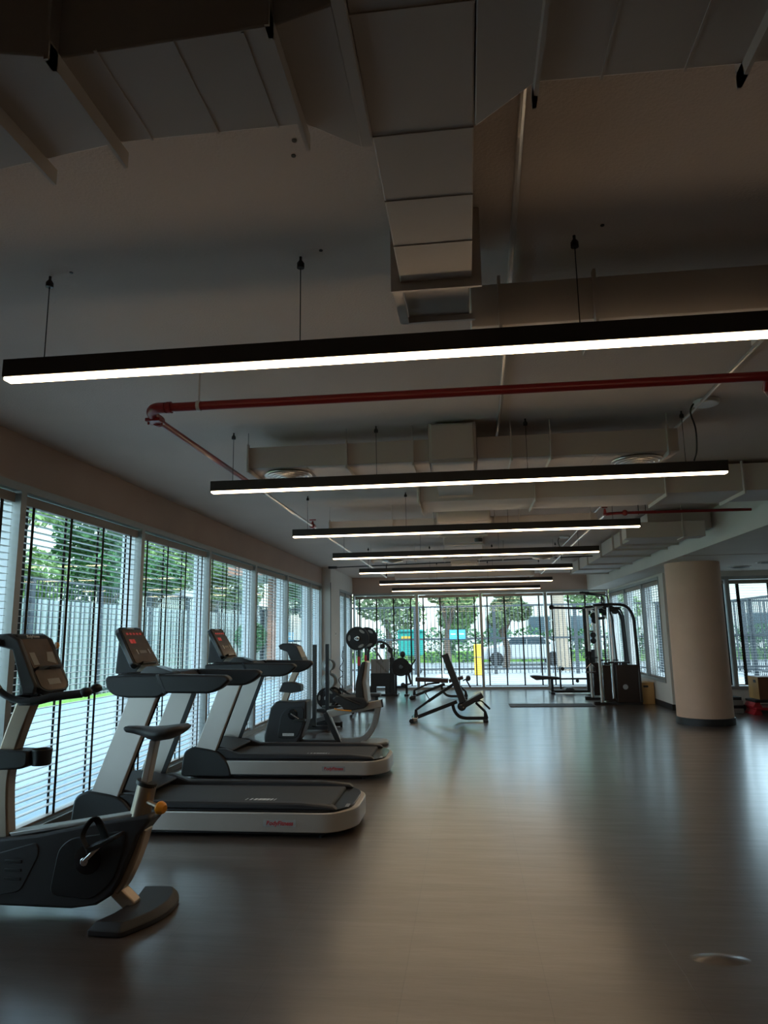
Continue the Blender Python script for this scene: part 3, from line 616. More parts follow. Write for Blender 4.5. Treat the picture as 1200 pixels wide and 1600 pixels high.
# mast, cup holder, console
MB().tube(bez([(-2.675, Yc, .36), (-2.70, Yc, .60), (-2.70, Yc, .75), (-2.66, Yc, .92), (-2.60, Yc, 1.10), (-2.57, Yc, 1.17)]), .04, sq=(.05, .04), up=(0, 1, 0)).build('mast', 'bronze', t, .012)
ch = MB().prism(rounded([(-2.80, .76), (-2.56, .77), (-2.52, .79), (-2.52, .87), (-2.80, .88)], .02), 'Y', Yc-.075, Yc+.055).build('cup_holder', 'black', t, .012)
MB().lathe([(.0, .0), (.05, 0), (.058, .085), (.055, .09), (.05, .085), (.044, .01), (0, .01)], (-2.475, Yc-.01, .785), seg=28).build('cup_ring', 'black', ch)
a = Vector((-2.59, 0, 1.495)); b = Vector((-2.435, 0, 1.215)); u = (b-a).normalized(); L = (b-a).length; nn = Vector((-u.z, 0, u.x)); nn = nn if nn.x > 0 else -nn
def cp(s, y, d): p = a+u*s+nn*d; return (p.x, Yc+y, p.z)
def panel(poly, d0, d1, nm, m, par, bev=0):
    n_ = len(poly); return MB().add([cp(s, y, d0) for s, y in poly]+[cp(s, y, d1) for s, y in poly], [tuple(range(n_)), tuple(range(n_, 2*n_))]+[(i, (i+1) % n_, n_+(i+1) % n_, n_+i) for i in range(n_)]).build(nm, m, par, bev)
con = panel(rounded([(-.035, -.155), (L+.0, -.155), (L+.03, -.09), (L+.03, .09), (L, .155), (-.035, .155)], .03), -.03, .012, 'console', 'blackg', t, .01)
MB().prism([(-2.72, 1.53), (-2.63, 1.535), (-2.565, 1.50), (-2.44, 1.24), (-2.45, 1.19), (-2.52, 1.19), (-2.60, 1.44), (-2.72, 1.47)], 'Y', Yc-.17, Yc-.13).prism([(-2.72, 1.53), (-2.63, 1.535), (-2.565, 1.50), (-2.44, 1.24), (-2.45, 1.19), (-2.52, 1.19), (-2.60, 1.44), (-2.72, 1.47)], 'Y', Yc+.13, Yc+.17).box(-2.72, -2.60, Yc-.15, Yc+.15, 1.50, 1.532).build('console_frame', 'char', con, .01)
panel(rounded([(.0, -.13), (.19, -.13), (.19, .13), (.0, .13)], .01), .012, .0145, 'upper_panel', 'screen', con)
panel(rounded([(.205, -.13), (L-.01, -.13), (L+.015, -.08), (L+.015, .08), (L-.01, .13), (.205, .13)], .02), .012, .0145, 'lower_panel', 'screen', con)
panel([(.09, -.11), (.17, -.11), (.17, -.06), (.09, -.06)], .0145, .016, 'key_pad', 'grey_panel', con)
panel([(.09, .06), (.15, .03), (.17, .11), (.09, .12)], .0145, .016, 'key_pad', 'grey_panel', con)
panel([(.19, -.12), (.205, -.12), (.205, -.05), (.198, .0), (.205, .04), (.205, .12), (.19, .12)], .012, .04, 'book_ledge', 'blackg', con, .003)
panel([(L-.055, -.05), (L-.02, -.05), (L-.02, .07), (L-.055, .07)], .0145, .016, 'display', 'grey_panel', con)
Rm = Matrix(((0, -u.x, nn.x, 0), (1, 0, 0, 0), (0, -u.z, nn.z, 0), (0, 0, 0, 1)))
text('brand_text', 'BodyFitness', .026, cp(-.018, 0, .0125), Rm, 'white', con, .2)
MB().lathe([(0, 0), (.02, 0), (.022, .01), (.012, .02), (0, .02)], (-2.545, Yc+.17, 1.46), (.6, .8, 0), 16).build('side_button', 'orange', con)
for s in (-1, 1):
    hb = bez([(-2.68, Yc+s*.17, 1.50), (-2.70, Yc+s*.20, 1.42), (-2.69, Yc+s*.21, 1.30), (-2.64, Yc+s*.20, 1.22), (-2.55, Yc+s*.19, 1.17), (-2.42, Yc+s*.19, 1.16), (-2.32, Yc+s*.175, 1.18), (-2.17 if s < 0 else -2.27, Yc+s*.15, 1.195)])
    hbo = MB().tube(hb, .019, 14).build('handlebar', 'black', t)
    MB().tube(hb[-14:], .023, 14).build('grip', 'rubber', hbo)
    MB().ball((-2.15 if s < 0 else -2.25, Yc+s*.147, 1.202), .03, (1.2, 1, .9)).build('grip_end', 'black', hbo)
    MB().tube([hb[14], hb[18]], .0215, 14).build('pulse_sensor', 'bronze', hbo)
MB().tube([(-2.56, Yc-.19, 1.165), (-2.56, Yc+.19, 1.165)], .022, 14).build('handlebar_crossbar', 'black', t)
MB().prism([(-2.62, 1.12), (-2.52, 1.12), (-2.46, 1.22), (-2.60, 1.42)], 'Y', Yc-.06, Yc+.06).build('console_neck', 'black', t, .01)

# ------------------------------------------------------------------ recumbent bike
t = thing('recumbent_bike', (-2.0, 9.93, 0), 'recumbent exercise bike with black bucket seat behind the far treadmill', 'exercise bike')
Yc = 9.95
MB().prism(rounded([(-2.86, .015), (-2.87, .12), (-2.80, .42), (-2.78, .51), (-2.70, .595), (-2.5, .58), (-2.27, .60), (-2.27, .33), (-2.34, .12), (-2.42, .015)], .03), 'Y', Yc-.16, Yc+.16).build('body_shroud', 'char', t, .025, segs=3)
MB().prism(rounded([(-2.68, .10), (-2.62, .44), (-2.50, .52), (-2.30, .52), (-2.31, .30), (-2.40, .10)], .06), 'Y', Yc-.17, Yc-.155).build('side_cover', 'black', t, .006)
lb = MB().box(-2.60, -2.44, Yc-.176, Yc-.17, .13, .165).build('brand_label', 'white', t); text('brand_text', 'BodyFitness', .028, (-2.52, Yc-.1765, .149), (PI/2, 0, 0), 'greytxt', lb)
MB().lathe([(0, .02), (.06, .02), (.075, 0)], (-2.46, Yc-.165, .42), (0, -1, 0), 24).build('crank_disc', 'blackg', t)
MB().tube([(-2.48, Yc-.19, .43), (-2.37, Yc-.19, .36)], .02, sq=(.016, .008)).build('crank_arm', 'chrome', t, .003)
MB().box(-2.42, -2.26, Yc-.29, Yc-.20, .335, .36).build('pedal', 'black', t, .006)
MB().tube(bez([(-2.63, Yc, .57), (-2.56, Yc, .75), (-2.49, Yc, .92), (-2.42, Yc, 1.06), (-2.42, Yc, 1.15)]), .03, sq=(.045, .03), up=(0, 1, 0)).build('mast', 'bronze', t, .01)
MB().prism(rounded([(-2.68, .72), (-2.62, .85), (-2.50, .85), (-2.36, .81), (-2.36, .72), (-2.5, .70)], .02), 'Y', Yc-.11, Yc+.06).build('cup_holder', 'black', t, .01)
con = MB().prism(rounded([(-2.68, 1.36), (-2.66, 1.31), (-2.55, 1.27), (-2.48, 1.10), (-2.43, 1.10), (-2.31, 1.13), (-2.42, 1.35), (-2.50, 1.385), (-2.62, 1.39)], .015), 'Y', Yc-.16, Yc+.16).build('console', 'black', t, .012)
a = Vector((-2.415, 0, 1.345)); b = Vector((-2.32, 0, 1.14)); 
MB().add([(a.x+.003, Yc-.14, a.z), (b.x+.003, Yc-.14, b.z), (b.x+.003, Yc+.14, b.z), (a.x+.003, Yc+.14, a.z)], [(0, 1, 2, 3)]).build('console_panel', 'grey_panel', con)
MB().box(-2.42, -1.86, Yc-.07, Yc+.07, .012, .06).build('base_beam', 'black', t, .01)
MB().tube([(-2.03, Yc, .42), (-1.83, Yc, .02)], .03, sq=(.05, .035), up=(1, 0, 0)).build('front_leg', 'black', t, .008)
MB().tube([(-1.965, Yc-.037, .43), (-1.80, Yc-.037, .04)], .03, sq=(.02, .004), up=(1, 0, 0)).build('leg_trim', 'silver', t)
MB().tube([(-2.0, Yc, .405), (-1.22, Yc, .55)], .03, sq=(.05, .038), up=(0, 1, 0)).build('seat_rail', 'silver', t, .008)
MB().tube([(-1.232, Yc, .548), (-1.215, Yc, .551)], .03, sq=(.052, .04), up=(0, 1, 0)).build('rail_cap', 'char', t, .004)
MB().tube(bez([(-1.28, Yc, .50), (-1.33, Yc, .30), (-1.40, Yc, .16), (-1.50, Yc, .07), (-1.62, Yc, .04), (-1.82, Yc, .035)]), .03, sq=(.042, .035), up=(0, 1, 0)).build('rear_tube', 'silverd', t, .01)
MB().prism(rounded([(-1.52, Yc-.24), (-1.22, Yc-.22), (-1.14, Yc-.1), (-1.14, Yc+.1), (-1.22, Yc+.22), (-1.52, Yc+.24)], .06), 'Z', .005, .05).build('rear_foot', 'silverd', t, .015)
MB().box(-2.86, -2.66, Yc-.26, Yc+.26, .003, .05).build('front_foot', 'char', t, .015)
MB().prism(rounded([(-1.90, .62), (-1.86, .66), (-1.46, .64), (-1.40, .56), (-1.44, .50), (-1.72, .455), (-1.76, .52)], .03), 'Y', Yc-.2, Yc+.2).build('seat_cushion', 'vinyl', t, .02)
MB().prism(rounded([(-1.57, .64), (-1.575, .80), (-1.545, .95), (-1.48, 1.12), (-1.43, 1.13), (-1.46, 1.0), (-1.49, .85), (-1.46, .60)], .02), 'Y', Yc-.18, Yc+.18).build('backrest', 'vinyl', t, .02)
MB().prism(rounded([(-1.435, 1.13), (-1.40, 1.11), (-1.43, .85), (-1.40, .58), (-1.45, .58), (-1.485, .85), (-1.455, 1.0)], .01), 'Y', Yc-.14, Yc+.14).build('back_shell', 'silver', t, .006)
for s in (-1, 1):
    MB().tube(bez([(-1.50, Yc+s*.23, .55), (-1.62, Yc+s*.26, .60), (-1.75, Yc+s*.26, .66), (-1.86, Yc+s*.25, .72)]), .014, 10).build('side_handle', 'black_steel', t)
    MB().tube([(-1.78, Yc+s*.26, .68), (-1.88, Yc+s*.25, .735)], .019, 10).build('grip', 'rubber', t)
MB().tube(bez([(-1.86, Yc-.23, .50), (-1.80, Yc-.235, .485), (-1.70, Yc-.235, .475), (-1.62, Yc-.23, .47)]), .009, 8).build('adjust_lever', 'orange', t)

# ------------------------------------------------------------------ racks and plates, far left
t = thing('squat_stand', (-2.4, 11.5, 0), 'empty black squat stand with two square posts just behind the recumbent bike', 'squat stand')
for x, y in ((-2.48, 11.27), (-2.36, 11.72)):
    MB().box(x-.03, x+.03, y-.03, y+.03, .05, 1.34).build('post', 'black_steel', t, .004)
    MB().box(x-.028, x+.028, y-.028, y+.028, 1.34, 1.348).build('post_cap', 'rubber', t)
    MB().box(x-.35, x+.22, y-.03, y+.03, .02, .08).build('base_bar', 'black_steel', t, .004)
    MB().box(x+.22, x+.25, y-.035, y+.035, .0, .085).box(x-.38, x-.35, y-.035, y+.035, 0, .085).build('end_cap', 'rubber', t, .004)
    MB().prism([(x-.03, .05), (x-.03, .20), (x-.22, .08)], 'Y', y-.006, y+.006).build('gusset', 'black_steel', t)
MB().tube([(-2.48, 11.27, .16), (-2.36, 11.72, .16)], .03, sq=(.025, .03)).build('cross_bar', 'black_steel', t)
MB().box(-2.45, -2.13, 11.70, 11.74, .30, .34).cyl((-2.13, 11.72, .32), (-2.06, 11.72, .32), .022).build('safety_peg', 'chrome', t)
def plate(x, y, z, r, th, lab, m='rubber', grips=True, ax=1):
    o = MB().lathe([(.026, -th/2), (r*.35, -th/2), (r*.38, -th*.32), (r*.8, -th*.32), (r*.84, -th/2), (r*.98, -th/2), (r, -th*.3), (r, th*.3), (r*.98, th/2), (r*.84, th/2), (r*.8, th*.32), (r*.38, th*.32), (r*.35, th/2), (.026, th/2)], (x, y, z), (0, 1, 0), 40).build('weight_plate', m, None, label=lab, cat='weight plate')
    MB().lathe([(.026, -th/2-.004), (.045, -th/2-.004), (.045, th/2+.004), (.026, th/2+.004)], (x, y, z), (0, 1, 0), 24).build('hub', 'chrome', o)
    if grips:
        for k in range(3):
            a = PI*.98+k*2*PI/3; g = MB(); c = Vector((x+r*.7*math.cos(a), y-th/2-.002, z+r*.7*math.sin(a)))
            d = Vector((-math.sin(a), 0, math.cos(a))); e = Vector((math.cos(a), 0, math.sin(a))); P = []
            for q in range(16):
                b_ = 2*PI*q/16; P.append(c+d*math.cos(b_)*r*.26+e*math.sin(b_)*r*.11)
            g.add(P+[p+Vector((0, th+.004, 0)) for p in P], [tuple(range(16)), tuple(range(16, 32))]+[(i, (i+1) % 16, 16+(i+1) % 16, 16+i) for i in range(16)]).build('grip_slot', 'greyp', o)
    return o
t = thing('plate_tree', (-2.83, 14.1, 0), 'black weight plate tree beside the left wall', 'plate rack')
MB().box(-2.87, -2.79, 14.06, 14.14, .04, 1.02).build('post', 'black_steel', t, .004)
MB().box(-2.87, -2.79, 13.80, 14.40, 0.0, .05).box(-3.08, -2.58, 14.06, 14.14, .0, .05).build('base', 'black_steel', t, .004)
for z in (.89, .58, .26):
    MB().cyl((-2.83, 13.84, z), (-2.83, 14.36, z), .022).build('peg', 'chrome', t)
plate(-2.83, 14.02, .89, .115, .05, 'small grey weight plate at the top of the plate tree', 'plate_grey', False)
plate(-2.80, 14.20, .90, .115, .05, 'small grey weight plate on the back of the top peg, half hidden', 'plate_grey', False)
plate(-2.83, 14.02, .58, .145, .05, 'medium grey weight plate in the middle of the plate tree', 'plate_grey', False)
plate(-2.79, 14.19, .60, .145, .05, 'medium grey weight plate behind the middle one on the plate tree', 'plate_grey', False)
plate(-2.83, 13.98, .265, .2, .05, 'large black weight plate at the bottom front of the plate tree')
plate(-2.76, 14.22, .27, .2, .05, 'large black weight plate at the bottom back of the plate tree')
t = thing('barbell_rack', (-2.2, 14.6, 0), 'tall black barbell rack with two slim posts, left of the arched machine', 'barbell rack')
for y, x in ((14.15, -2.2), (15.1, -2.2)):
    MB().box(x-.025, x+.025, y-.025, y+.025, .05, 1.40).build('post', 'black_steel', t, .004)
    MB().box(x-.035, x+.035, y-.035, y+.035, 1.36, 1.385).box(x+.022, x+.035, y-.03, y+.03, 1.38, 1.43).build('bar_hook', 'chrome', t)
    MB().box(x-.3, x+.3, y-.03, y+.03, 0, .05).build('base_bar', 'black_steel', t, .004)
    MB().box(x-.027, x+.027, y-.028, y-.025, .88, 1.06).build('warning_sticker', 'redp', t)
MB().box(-2.225, -2.175, 14.15, 15.1, .01, .05).build('cross_bar', 'black_steel', t)
o = MB().cyl((-2.2, 13.72, 1.42), (-2.2, 15.45, 1.42), .014).cyl((-2.2, 13.72, 1.42), (-2.2, 14.05, 1.42), .025).cyl((-2.2, 15.2, 1.42), (-2.2, 15.45, 1.42), .025).build('barbell', 'chrome', None, label='chrome barbell resting across the tall black rack, seen end on', cat='barbell')
plate(-2.2, 13.98, 1.42, .235, .055, 'large black weight plate on the near end of the racked barbell')
plate(-2.2, 15.24, 1.42, .235, .055, 'large black weight plate on the far end of the racked barbell')
# pole and wavy rope by the side window
o = MB().tube([(-3.07, 17.12, .02), (-3.05, 17.12, 1.22)], [.012, .006], 8).lathe([(.09, 0), (.09, .02), (.02, .03)], (-3.07, 17.12, 0)).build('thin_pole', 'black_steel', None, label='thin dark tapering pole standing by the left wall beside the side window', cat='pole')
o = MB().tube(bez([(-3.04, 17.0, 1.12), (-3.06, 17.0, .98), (-3.03, 17.0, .86), (-3.12, 17.0, .70), (-3.06, 17.0, .62), (-3.04, 17.0, .54), (-3.14, 17.0, .44), (-3.12, 17.0, .36), (-3.06, 17.0, .26), (-3.12, 17.0, .12), (-3.10, 17.0, .012)], 5), .009, 8).build('hanging_strap', 'black_steel', None, label='wavy black strap hanging beside the thin pole at the left wall', cat='strap')
# dark object behind the recumbent seat (small stool with post)
t = thing('abdominal_bench', (-1.98, 13.2, 0), 'low black bench with an upright pad, half hidden behind the recumbent bike seat', 'bench')
MB().box(-2.25, -1.65, 13.1, 13.35, .36, .42).build('seat', 'vinyl', t, .02)
MB().prism([(-2.10, .42), (-1.98, .42), (-2.00, .62), (-2.05, .66), (-2.09, .62)], 'Y', 13.12, 13.33).build('upright_pad', 'vinyl', t, .015)
MB().box(-2.2, -2.15, 13.2, 13.25, .05, .36).box(-1.75, -1.70, 13.2, 13.25, .05, .36).build('leg', 'black_steel', t)
MB().box(-2.2, -2.15, 12.98, 13.46, 0, .05).box(-1.75, -1.70, 12.98, 13.46, 0, .05).box(-2.15, -1.75, 13.2, 13.25, .1, .14).build('base', 'black_steel', t)

# arched weight stack machine
t = thing('weight_stack_machine', (-2.15, 17.6, 0), 'weight stack machine with a rounded arch frame near the far left windows', 'weight machine')
Y = 17.55
arch = [(-2.50, Y, .03), (-2.50, Y, .95)]+[(-2.20-.30*math.cos(a), Y, .98+.33*math.sin(a)) for a in [PI*k/14 for k in range(15)]]+[(-1.90, Y, .95), (-1.90, Y, .03)]
MB().tube(arch, .025, 10, sq=(.03, .035), up=(0, 1, 0)).build('arch_frame', 'black_steel', t, .005)
MB().box(-2.54, -1.86, Y-.12, Y+.25, .0, .05).build('base', 'black_steel', t, .006)
MB().box(-2.44, -1.96, Y-.02, Y+.10, .22, .54).build('weight_stack', 'base', t, .004)
MB().box(-2.46, -2.30, Y-.01, Y+.1, .05, .22).box(-2.08, -1.94, Y-.01, Y+.1, .05, .22).build('stack_base', 'base', t, .004)
MB().box(-2.44, -1.98, Y+.06, Y+.065, .54, .88).build('placard', 'greytxt', t)
MB().prism([(-2.34, .86), (-2.28, .86), (-2.0, .56), (-2.06, .56)], 'Y', Y+.04, Y+.05).build('placard_stripe', 'greyp', t)
for x in (-2.3, -2.2, -2.1): MB().cyl((x, Y+.03, .5), (x, Y+.03, 1.28), .008, seg=8).build('guide_rod', 'chrome', t)
MB().tube([(-2.34, Y-.03, 1.17), (-2.12, Y-.03, .82)], .02, sq=(.012, .022)).build('lever_arm', 'greyp', t, .003)
MB().lathe([(.0, -.02), (.065, -.02), (.065, .02), (0, .02)], (-2.13, Y-.02, 1.20), (0, 1, 0), 24).build('pulley', 'base', t)
MB().lathe([(.0, -.02), (.065, -.02), (.065, .02), (0, .02)], (-1.93, Y-.05, 1.10), (0, 1, 0), 24).build('pulley', 'base', t)
MB().box(-1.96, -1.84, Y-.05, Y+.15, .03, .92).build('side_shroud', 'base', t, .01)
# plate loaded machine next to it
t = thing('preacher_curl_machine', (-1.65, 17.6, 0), 'small black plate loaded machine between the arched machine and the back bench', 'weight machine')
for x in (-1.80, -1.54):
    MB().box(x-.025, x+.025, 17.45, 17.50, .05, .60).build('leg', 'black_steel', t, .004)
    MB().box(x-.05, x+.05, 17.35, 17.80, 0, .05).build('foot', 'black_steel', t, .006)
MB().box(-1.82, -1.52, 17.45, 17.5, .18, .24).box(-1.85, -1.50, 17.45, 17.5, .56, .62).build('frame', 'black_steel', t)
MB().ball((-1.81, 17.42, .62), .10, (.9, .9, 1.1)).build('roller_pad', 'vinyl', t)
MB().cyl((-1.62, 17.25, .70), (-1.62, 17.6, .70), .022).build('plate_peg', 'chrome', t)
MB().tube([(-1.45, 17.4, .66), (-1.30, 17.4, .88)], .018, 10).build('handle', 'black_steel', t)
MB().tube([(-1.50, 17.35, .62), (-1.42, 17.35, .30), (-1.62, 17.35, .26)], .03, sq=(.03, .03)).build('lever_arm', 'black_steel', t)
MB().ball((-1.62, 17.35, .27), .055).build('roller_pad', 'vinyl', t)
plate(-1.66, 17.34, .70, .22, .05, 'black weight plate on the small machine left of the back bench', 'rubber', False)
o = MB().ball((-1.62, 17.42, 1.0), .07, (1, 1, 1.1)).cyl((-1.62, 17.46, .70), (-1.62, 17.44, .99), .02).build('padded_knob', 'vinyl', t)
MB().lathe([(.0, -.02), (.12, -.02), (.13, 0), (.12, .02), (0, .02)], (-1.50, 17.42, .66), (0, 1, 0), 6).build('cam', 'base', t)

# ------------------------------------------------------------------ adjustable benches
def bench(ox, oy, incline, label):
    t = thing('adjustable_bench', (ox, oy, 0), label, 'bench'); Y = oy
    def P(x, z): return (ox+x, Y, z)
    # coordinates relative to ox = pivot side
    MB().box(ox-.80, ox-.69, Y-.27, Y+.27, .02, .085).build('front_foot', 'chrome' if incline else 'black_steel', t, .01)
    for s in (-1, 1): MB().cyl((ox-.80, Y+s*.22, .035), (ox-.80, Y+s*.29, .035), .035).build('transport_wheel', 'rubber', t)
    MB().tube([P(-.74, .06), P(-.02, .33)], .03, sq=(.03, .035), up=(0, 1, 0)).build('main_beam', 'black_steel', t, .005)
    MB().prism([(ox-.77, .08), (ox-.70, .08), (ox-.715, .20), (ox-.755, .20)], 'Y', Y-.03, Y+.03).build('strut_bracket', 'black_steel', t)
    top = P(-.02, .655) if incline else P(-.14, .36)
    if incline:
        MB().tube([P(-.735, .19), P(-.50, .35)], .02, 10).build('strut_rod', 'black_steel', t)
        MB().tube([P(-.52, .335), top], .03, sq=(.025, .025), up=(0, 1, 0)).build('support_strut', 'black_steel', t, .004)
        MB().cyl(P(-.50, .37), P(-.56, .47), .008).ball(P(-.56, .475), .016).build('pop_pin', 'black_steel', t)
    else:
        MB().tube([P(-.735, .19), P(-.40, .34)], .02, 10).tube([P(-.42, .33), top], .022, 10).build('support_strut', 'black_steel', t)
    MB().tube(bez([P(-.10, .30), P(-.07, .18), P(0, .09), P(.10, .055), P(.25, .05), P(.50, .05)]), .024, 10, sq=(.028, .024), up=(0, 1, 0)).build('rear_frame', 'black_steel', t, .005)
    MB().box(ox+.42, ox+.50, Y-.22, Y+.22, .0, .035).build('rear_foot', 'rubber', t, .006)
    MB().prism([(ox+.43, .05), (ox+.51, .05), (ox+.475, .17), (ox+.435, .17)], 'Y', Y-.03, Y+.03).build('rear_post', 'black_steel', t)
    MB().tube([P(.455, .16), P(.30, .31)], .022, 10).build('seat_post', 'black_steel', t)
    def pad(p, q, th, nm, m):
        p = Vector((p[0], 0, p[1])); q = Vector((q[0], 0, q[1])); u = (q-p).normalized(); n_ = Vector((-u.z, 0, u.x))
        if n_.z < 0: n_ = -n_
        c = [p, q, q+n_*th, p+n_*th]
        return MB().prism(rounded([(ox+v.x, v.z) for v in c], .012), 'Y', Y-.14, Y+.14).build(nm, m, t, .012)
    if incline:
        pad((.03, .31), (-.26, 1.12), .11, 'backrest', 'vinyl')
        MB().prism([(ox+.025, .30), (ox+.075, .34), (ox-.08, .78), (ox-.115, .77)], 'Y', Y-.10, Y+.10).build('back_plate', 'base', t)
        pad((.06, .20), (.44, .405), .085, 'seat', 'vinyl')
        MB().lathe([(0, -.05), (.075, -.05), (.075, .05), (0, .05)], (ox+.06, Y, .25), (0, 1, 0), 24).build('hinge', 'black_steel', t)
        for z_, x_ in ((.29, .05), (.245, .09)): MB().cyl((ox+x_, Y-.16, z_), (ox+x_, Y-.145, z_), .014).build('bolt', 'chrome', t)
        MB().tube(bez([P(.30, .31), P(.34, .335), P(.40, .335), P(.46, .28), P(.53, .21)]), .012, 8).build('handle', 'black_steel', t)
        MB().tube([P(.45, .29), P(.54, .20)], .018, 8).build('handle_grip', 'rubber', t)
    else:
        pad((-.70, .40), (.06, .36), .09, 'backrest', 'maroon')
        pad((.09, .36), (.42, .44), .075, 'seat', 'maroon')
        MB().cyl((ox+.53, Y-.20, .46), (ox+.53, Y+.20, .46), .055).build('foot_roller', 'vinyl', t, .01)
        MB().tube([P(.40, .40), P(.53, .46)], .015, 8).tube([P(.48, .42), P(.58, .24)], .018, 8).build('roller_arm', 'black_steel', t)
    return t
bench(-.21, 12.5, True, 'adjustable black bench with its backrest set upright, middle of the floor')
bench(-.56, 16.75, False, 'flat brown-topped bench behind the upright one, nearer the far windows')

# ------------------------------------------------------------------ cable crossover machine
t = thing('cable_machine', (3.05, 15.6, 0), 'tall dual pulley cable machine with smoked panels near the right windows', 'cable machine')
for Y, n_ in ((15.2, 0), (16.35, 1)):
    MB().box(2.58, 3.50, Y-.04, Y+.04, 0, .05).build('base_bar', 'black_steel', t, .006)
    MB().box(2.54, 2.66, Y-.06, Y+.06, 0, .065).build('base_foot', 'rubber', t, .01)
    MB().tube([(2.70, Y, .05), (2.70, Y, 2.02)], .03, 16).build('column', 'silver', t)
    MB().tube([(2.93, Y-.03, .13), (2.93, Y-.03, 1.98)], .028, 16).build('column', 'chrome', t)
    MB().tube(bez([(2.64, Y, 2.03), (2.9, Y, 2.045), (3.20, Y, 2.035), (3.34, Y, 1.97), (3.42, Y, 1.84), (3.45, Y, 1.70)])+[Vector((3.47, Y, .9)), Vector((3.48, Y, .05))], .03, sq=(.028, .035), up=(0, 1, 0)).build('arch_frame', 'black_steel', t, .008)
    MB().tube(bez([(3.10, Y+.05, 1.98), (3.20, Y+.05, 1.93), (3.25, Y+.05, 1.80)])+[Vector((3.29, Y+.05, .82))], .02, 10).build('inner_arch', 'black_steel', t)
    for x in (3.08, 3.13): MB().cyl((x, Y, .5), (x, Y, 1.93), .006, seg=8).build('cable', 'chrome', t)
    MB().box(3.0, 3.48, Y-.07, Y-.05, .05, .80).box(3.0, 3.48, Y+.05, Y+.07, .05, .80).box(3.44, 3.48, Y-.07, Y+.07, .05, .8).build('stack_shroud', 'shroud', t, .01)
    MB().box(3.02, 3.40, Y-.045, Y+.045, .06, .74).build('weight_stack', 'base', t, .003)
    MB().box(3.0, 3.30, Y-.05, Y+.05, .84, .865).box(2.86, 2.98, Y-.06, Y+.0, .83, .87).build('stack_top', 'black_steel', t)
    MB().box(2.74, 2.98, Y-.03, Y+.05, .09, .80).build('inner_shroud', 'shroud', t, .01)
    MB().lathe([(0, -.02), (.07, -.02), (.06, 0), (.07, .02), (0, .02)], (3.08, Y, 1.91), (0, 1, 0), 24).build('pulley', 'rubber', t)
    MB().lathe([(0, -.02), (.06, -.02), (.06, .02), (0, .02)], (3.0, Y, 1.95), (0, 1, 0), 24).build('pulley', 'rubber', t)
    MB().prism([(2.80, 1.99), (3.22, 1.99), (3.12, 1.92), (2.86, 1.94)], 'Y', Y-.035, Y+.035).build('top_gusset', 'black_steel', t)
lbl = MB().lathe([(.04, 0), (.052, 0), (.052, .003), (.04, .003)], (3.17, 15.127, .36), (0, 1, 0), 24).build('round_emblem', 'greytxt', t)
MB().box(2.85, 2.95, 15.2, 16.35, 1.99, 2.05).build('top_beam', 'black_steel', t, .006)
MB().tube(bez([(2.95, 15.7, 2.05), (2.95, 15.7, 2.18), (2.90, 15.7, 2.24), (2.62, 15.6, 2.29), (2.55, 15.6, 2.30)]), .015, 10).tube(bez([(3.1, 15.95, 2.05), (3.1, 15.95, 2.2), (3.04, 15.95, 2.27), (2.72, 15.85, 2.32), (2.52, 15.8, 2.35)]), .015, 10).build('pull_up_bar', 'black_steel', t)
MB().tube([(2.46, 15.7, 2.33), (2.66, 15.7, 2.33)], .022, 10).build('pull_up_grip', 'rubber', t)
for y, z in ((16.3, 1.28), (16.3, 1.41), (15.9, 1.0), (15.9, .83)):
    x = 2.79 if z > 1.2 else 2.62
    MB().lathe([(0, -.02), (.062, -.02), (.055, 0), (.062, .02), (0, .02)], (x, y, z), (0, 1, 0), 20).build('pulley', 'rubber', t)
MB().box(2.60, 2.66, 15.86, 15.94, .80, 1.05).box(2.54, 2.80, 15.87, 15.93, .91, .94).box(2.765, 2.815, 16.26, 16.34, 1.25, 1.44).build('pulley_carriage', 'black_steel', t, .005)
for z in (1.83, 1.73):
    MB().lathe([(0, -.025), (.072, -.025), (.06, 0), (.072, .025), (0, .025)], (2.77 if z > 1.8 else 2.79, 15.95, z), (0, 1, 0), 20).build('pulley', 'rubber', t)
MB().cyl((2.77, 15.95, 1.76), (3.0, 15.95, 1.78), .03).build('swivel_arm', 'black_steel', t)
o = MB().tube([(2.62, 15.84, .80), (2.52, 15.84, .70), (2.50, 15.84, .62), (2.72, 15.84, .62), (2.70, 15.84, .72), (2.62, 15.84, .80)], .008, 8).tube([(2.50, 15.84, .62), (2.72, 15.84, .62)], .018, 10).build('stirrup_handle', 'chrome', t)
o = MB().tube([(2.74, 15.98, 1.70), (2.69, 15.98, 1.58), (2.70, 15.98, 1.50)], .008, 8).tube([(2.66, 15.98, 1.49), (2.75, 15.98, 1.49)], .015, 8).build('stirrup_handle', 'chrome', t)

# lat pulldown and row machine
t = thing('lat_pulldown_machine', (2.4, 17.95, 0), 'lat pulldown and low row machine with a black seat in front of the far windows', 'weight machine')
Y = 17.95
MB().box(2.85, 2.92, Y-.035, Y+.035, .03, 2.05).build('post', 'black_steel', t, .005)
MB().box(3.08, 3.14, Y-.03, Y+.03, .03, 2.02).box(2.85, 3.14, Y-.03, Y+.03, 2.0, 2.06).build('rear_post', 'silver', t, .005)
MB().box(2.93, 3.07, Y-.08, Y+.08, .06, 1.05).build('weight_stack', 'base', t, .005)
MB().box(2.86, 2.95, Y-.05, Y+.05, 1.08, 1.62).build('shroud', 'shroud', t, .01)
MB().tube([(2.90, Y, 2.06), (2.08, Y, 2.09)], .025, sq=(.025, .03)).build('top_arm', 'black_steel', t, .005)
MB().lathe([(0, -.02), (.06, -.02), (.05, 0), (.06, .02), (0, .02)], (2.10, Y, 2.10), (0, 1, 0), 20).build('pulley', 'rubber', t)
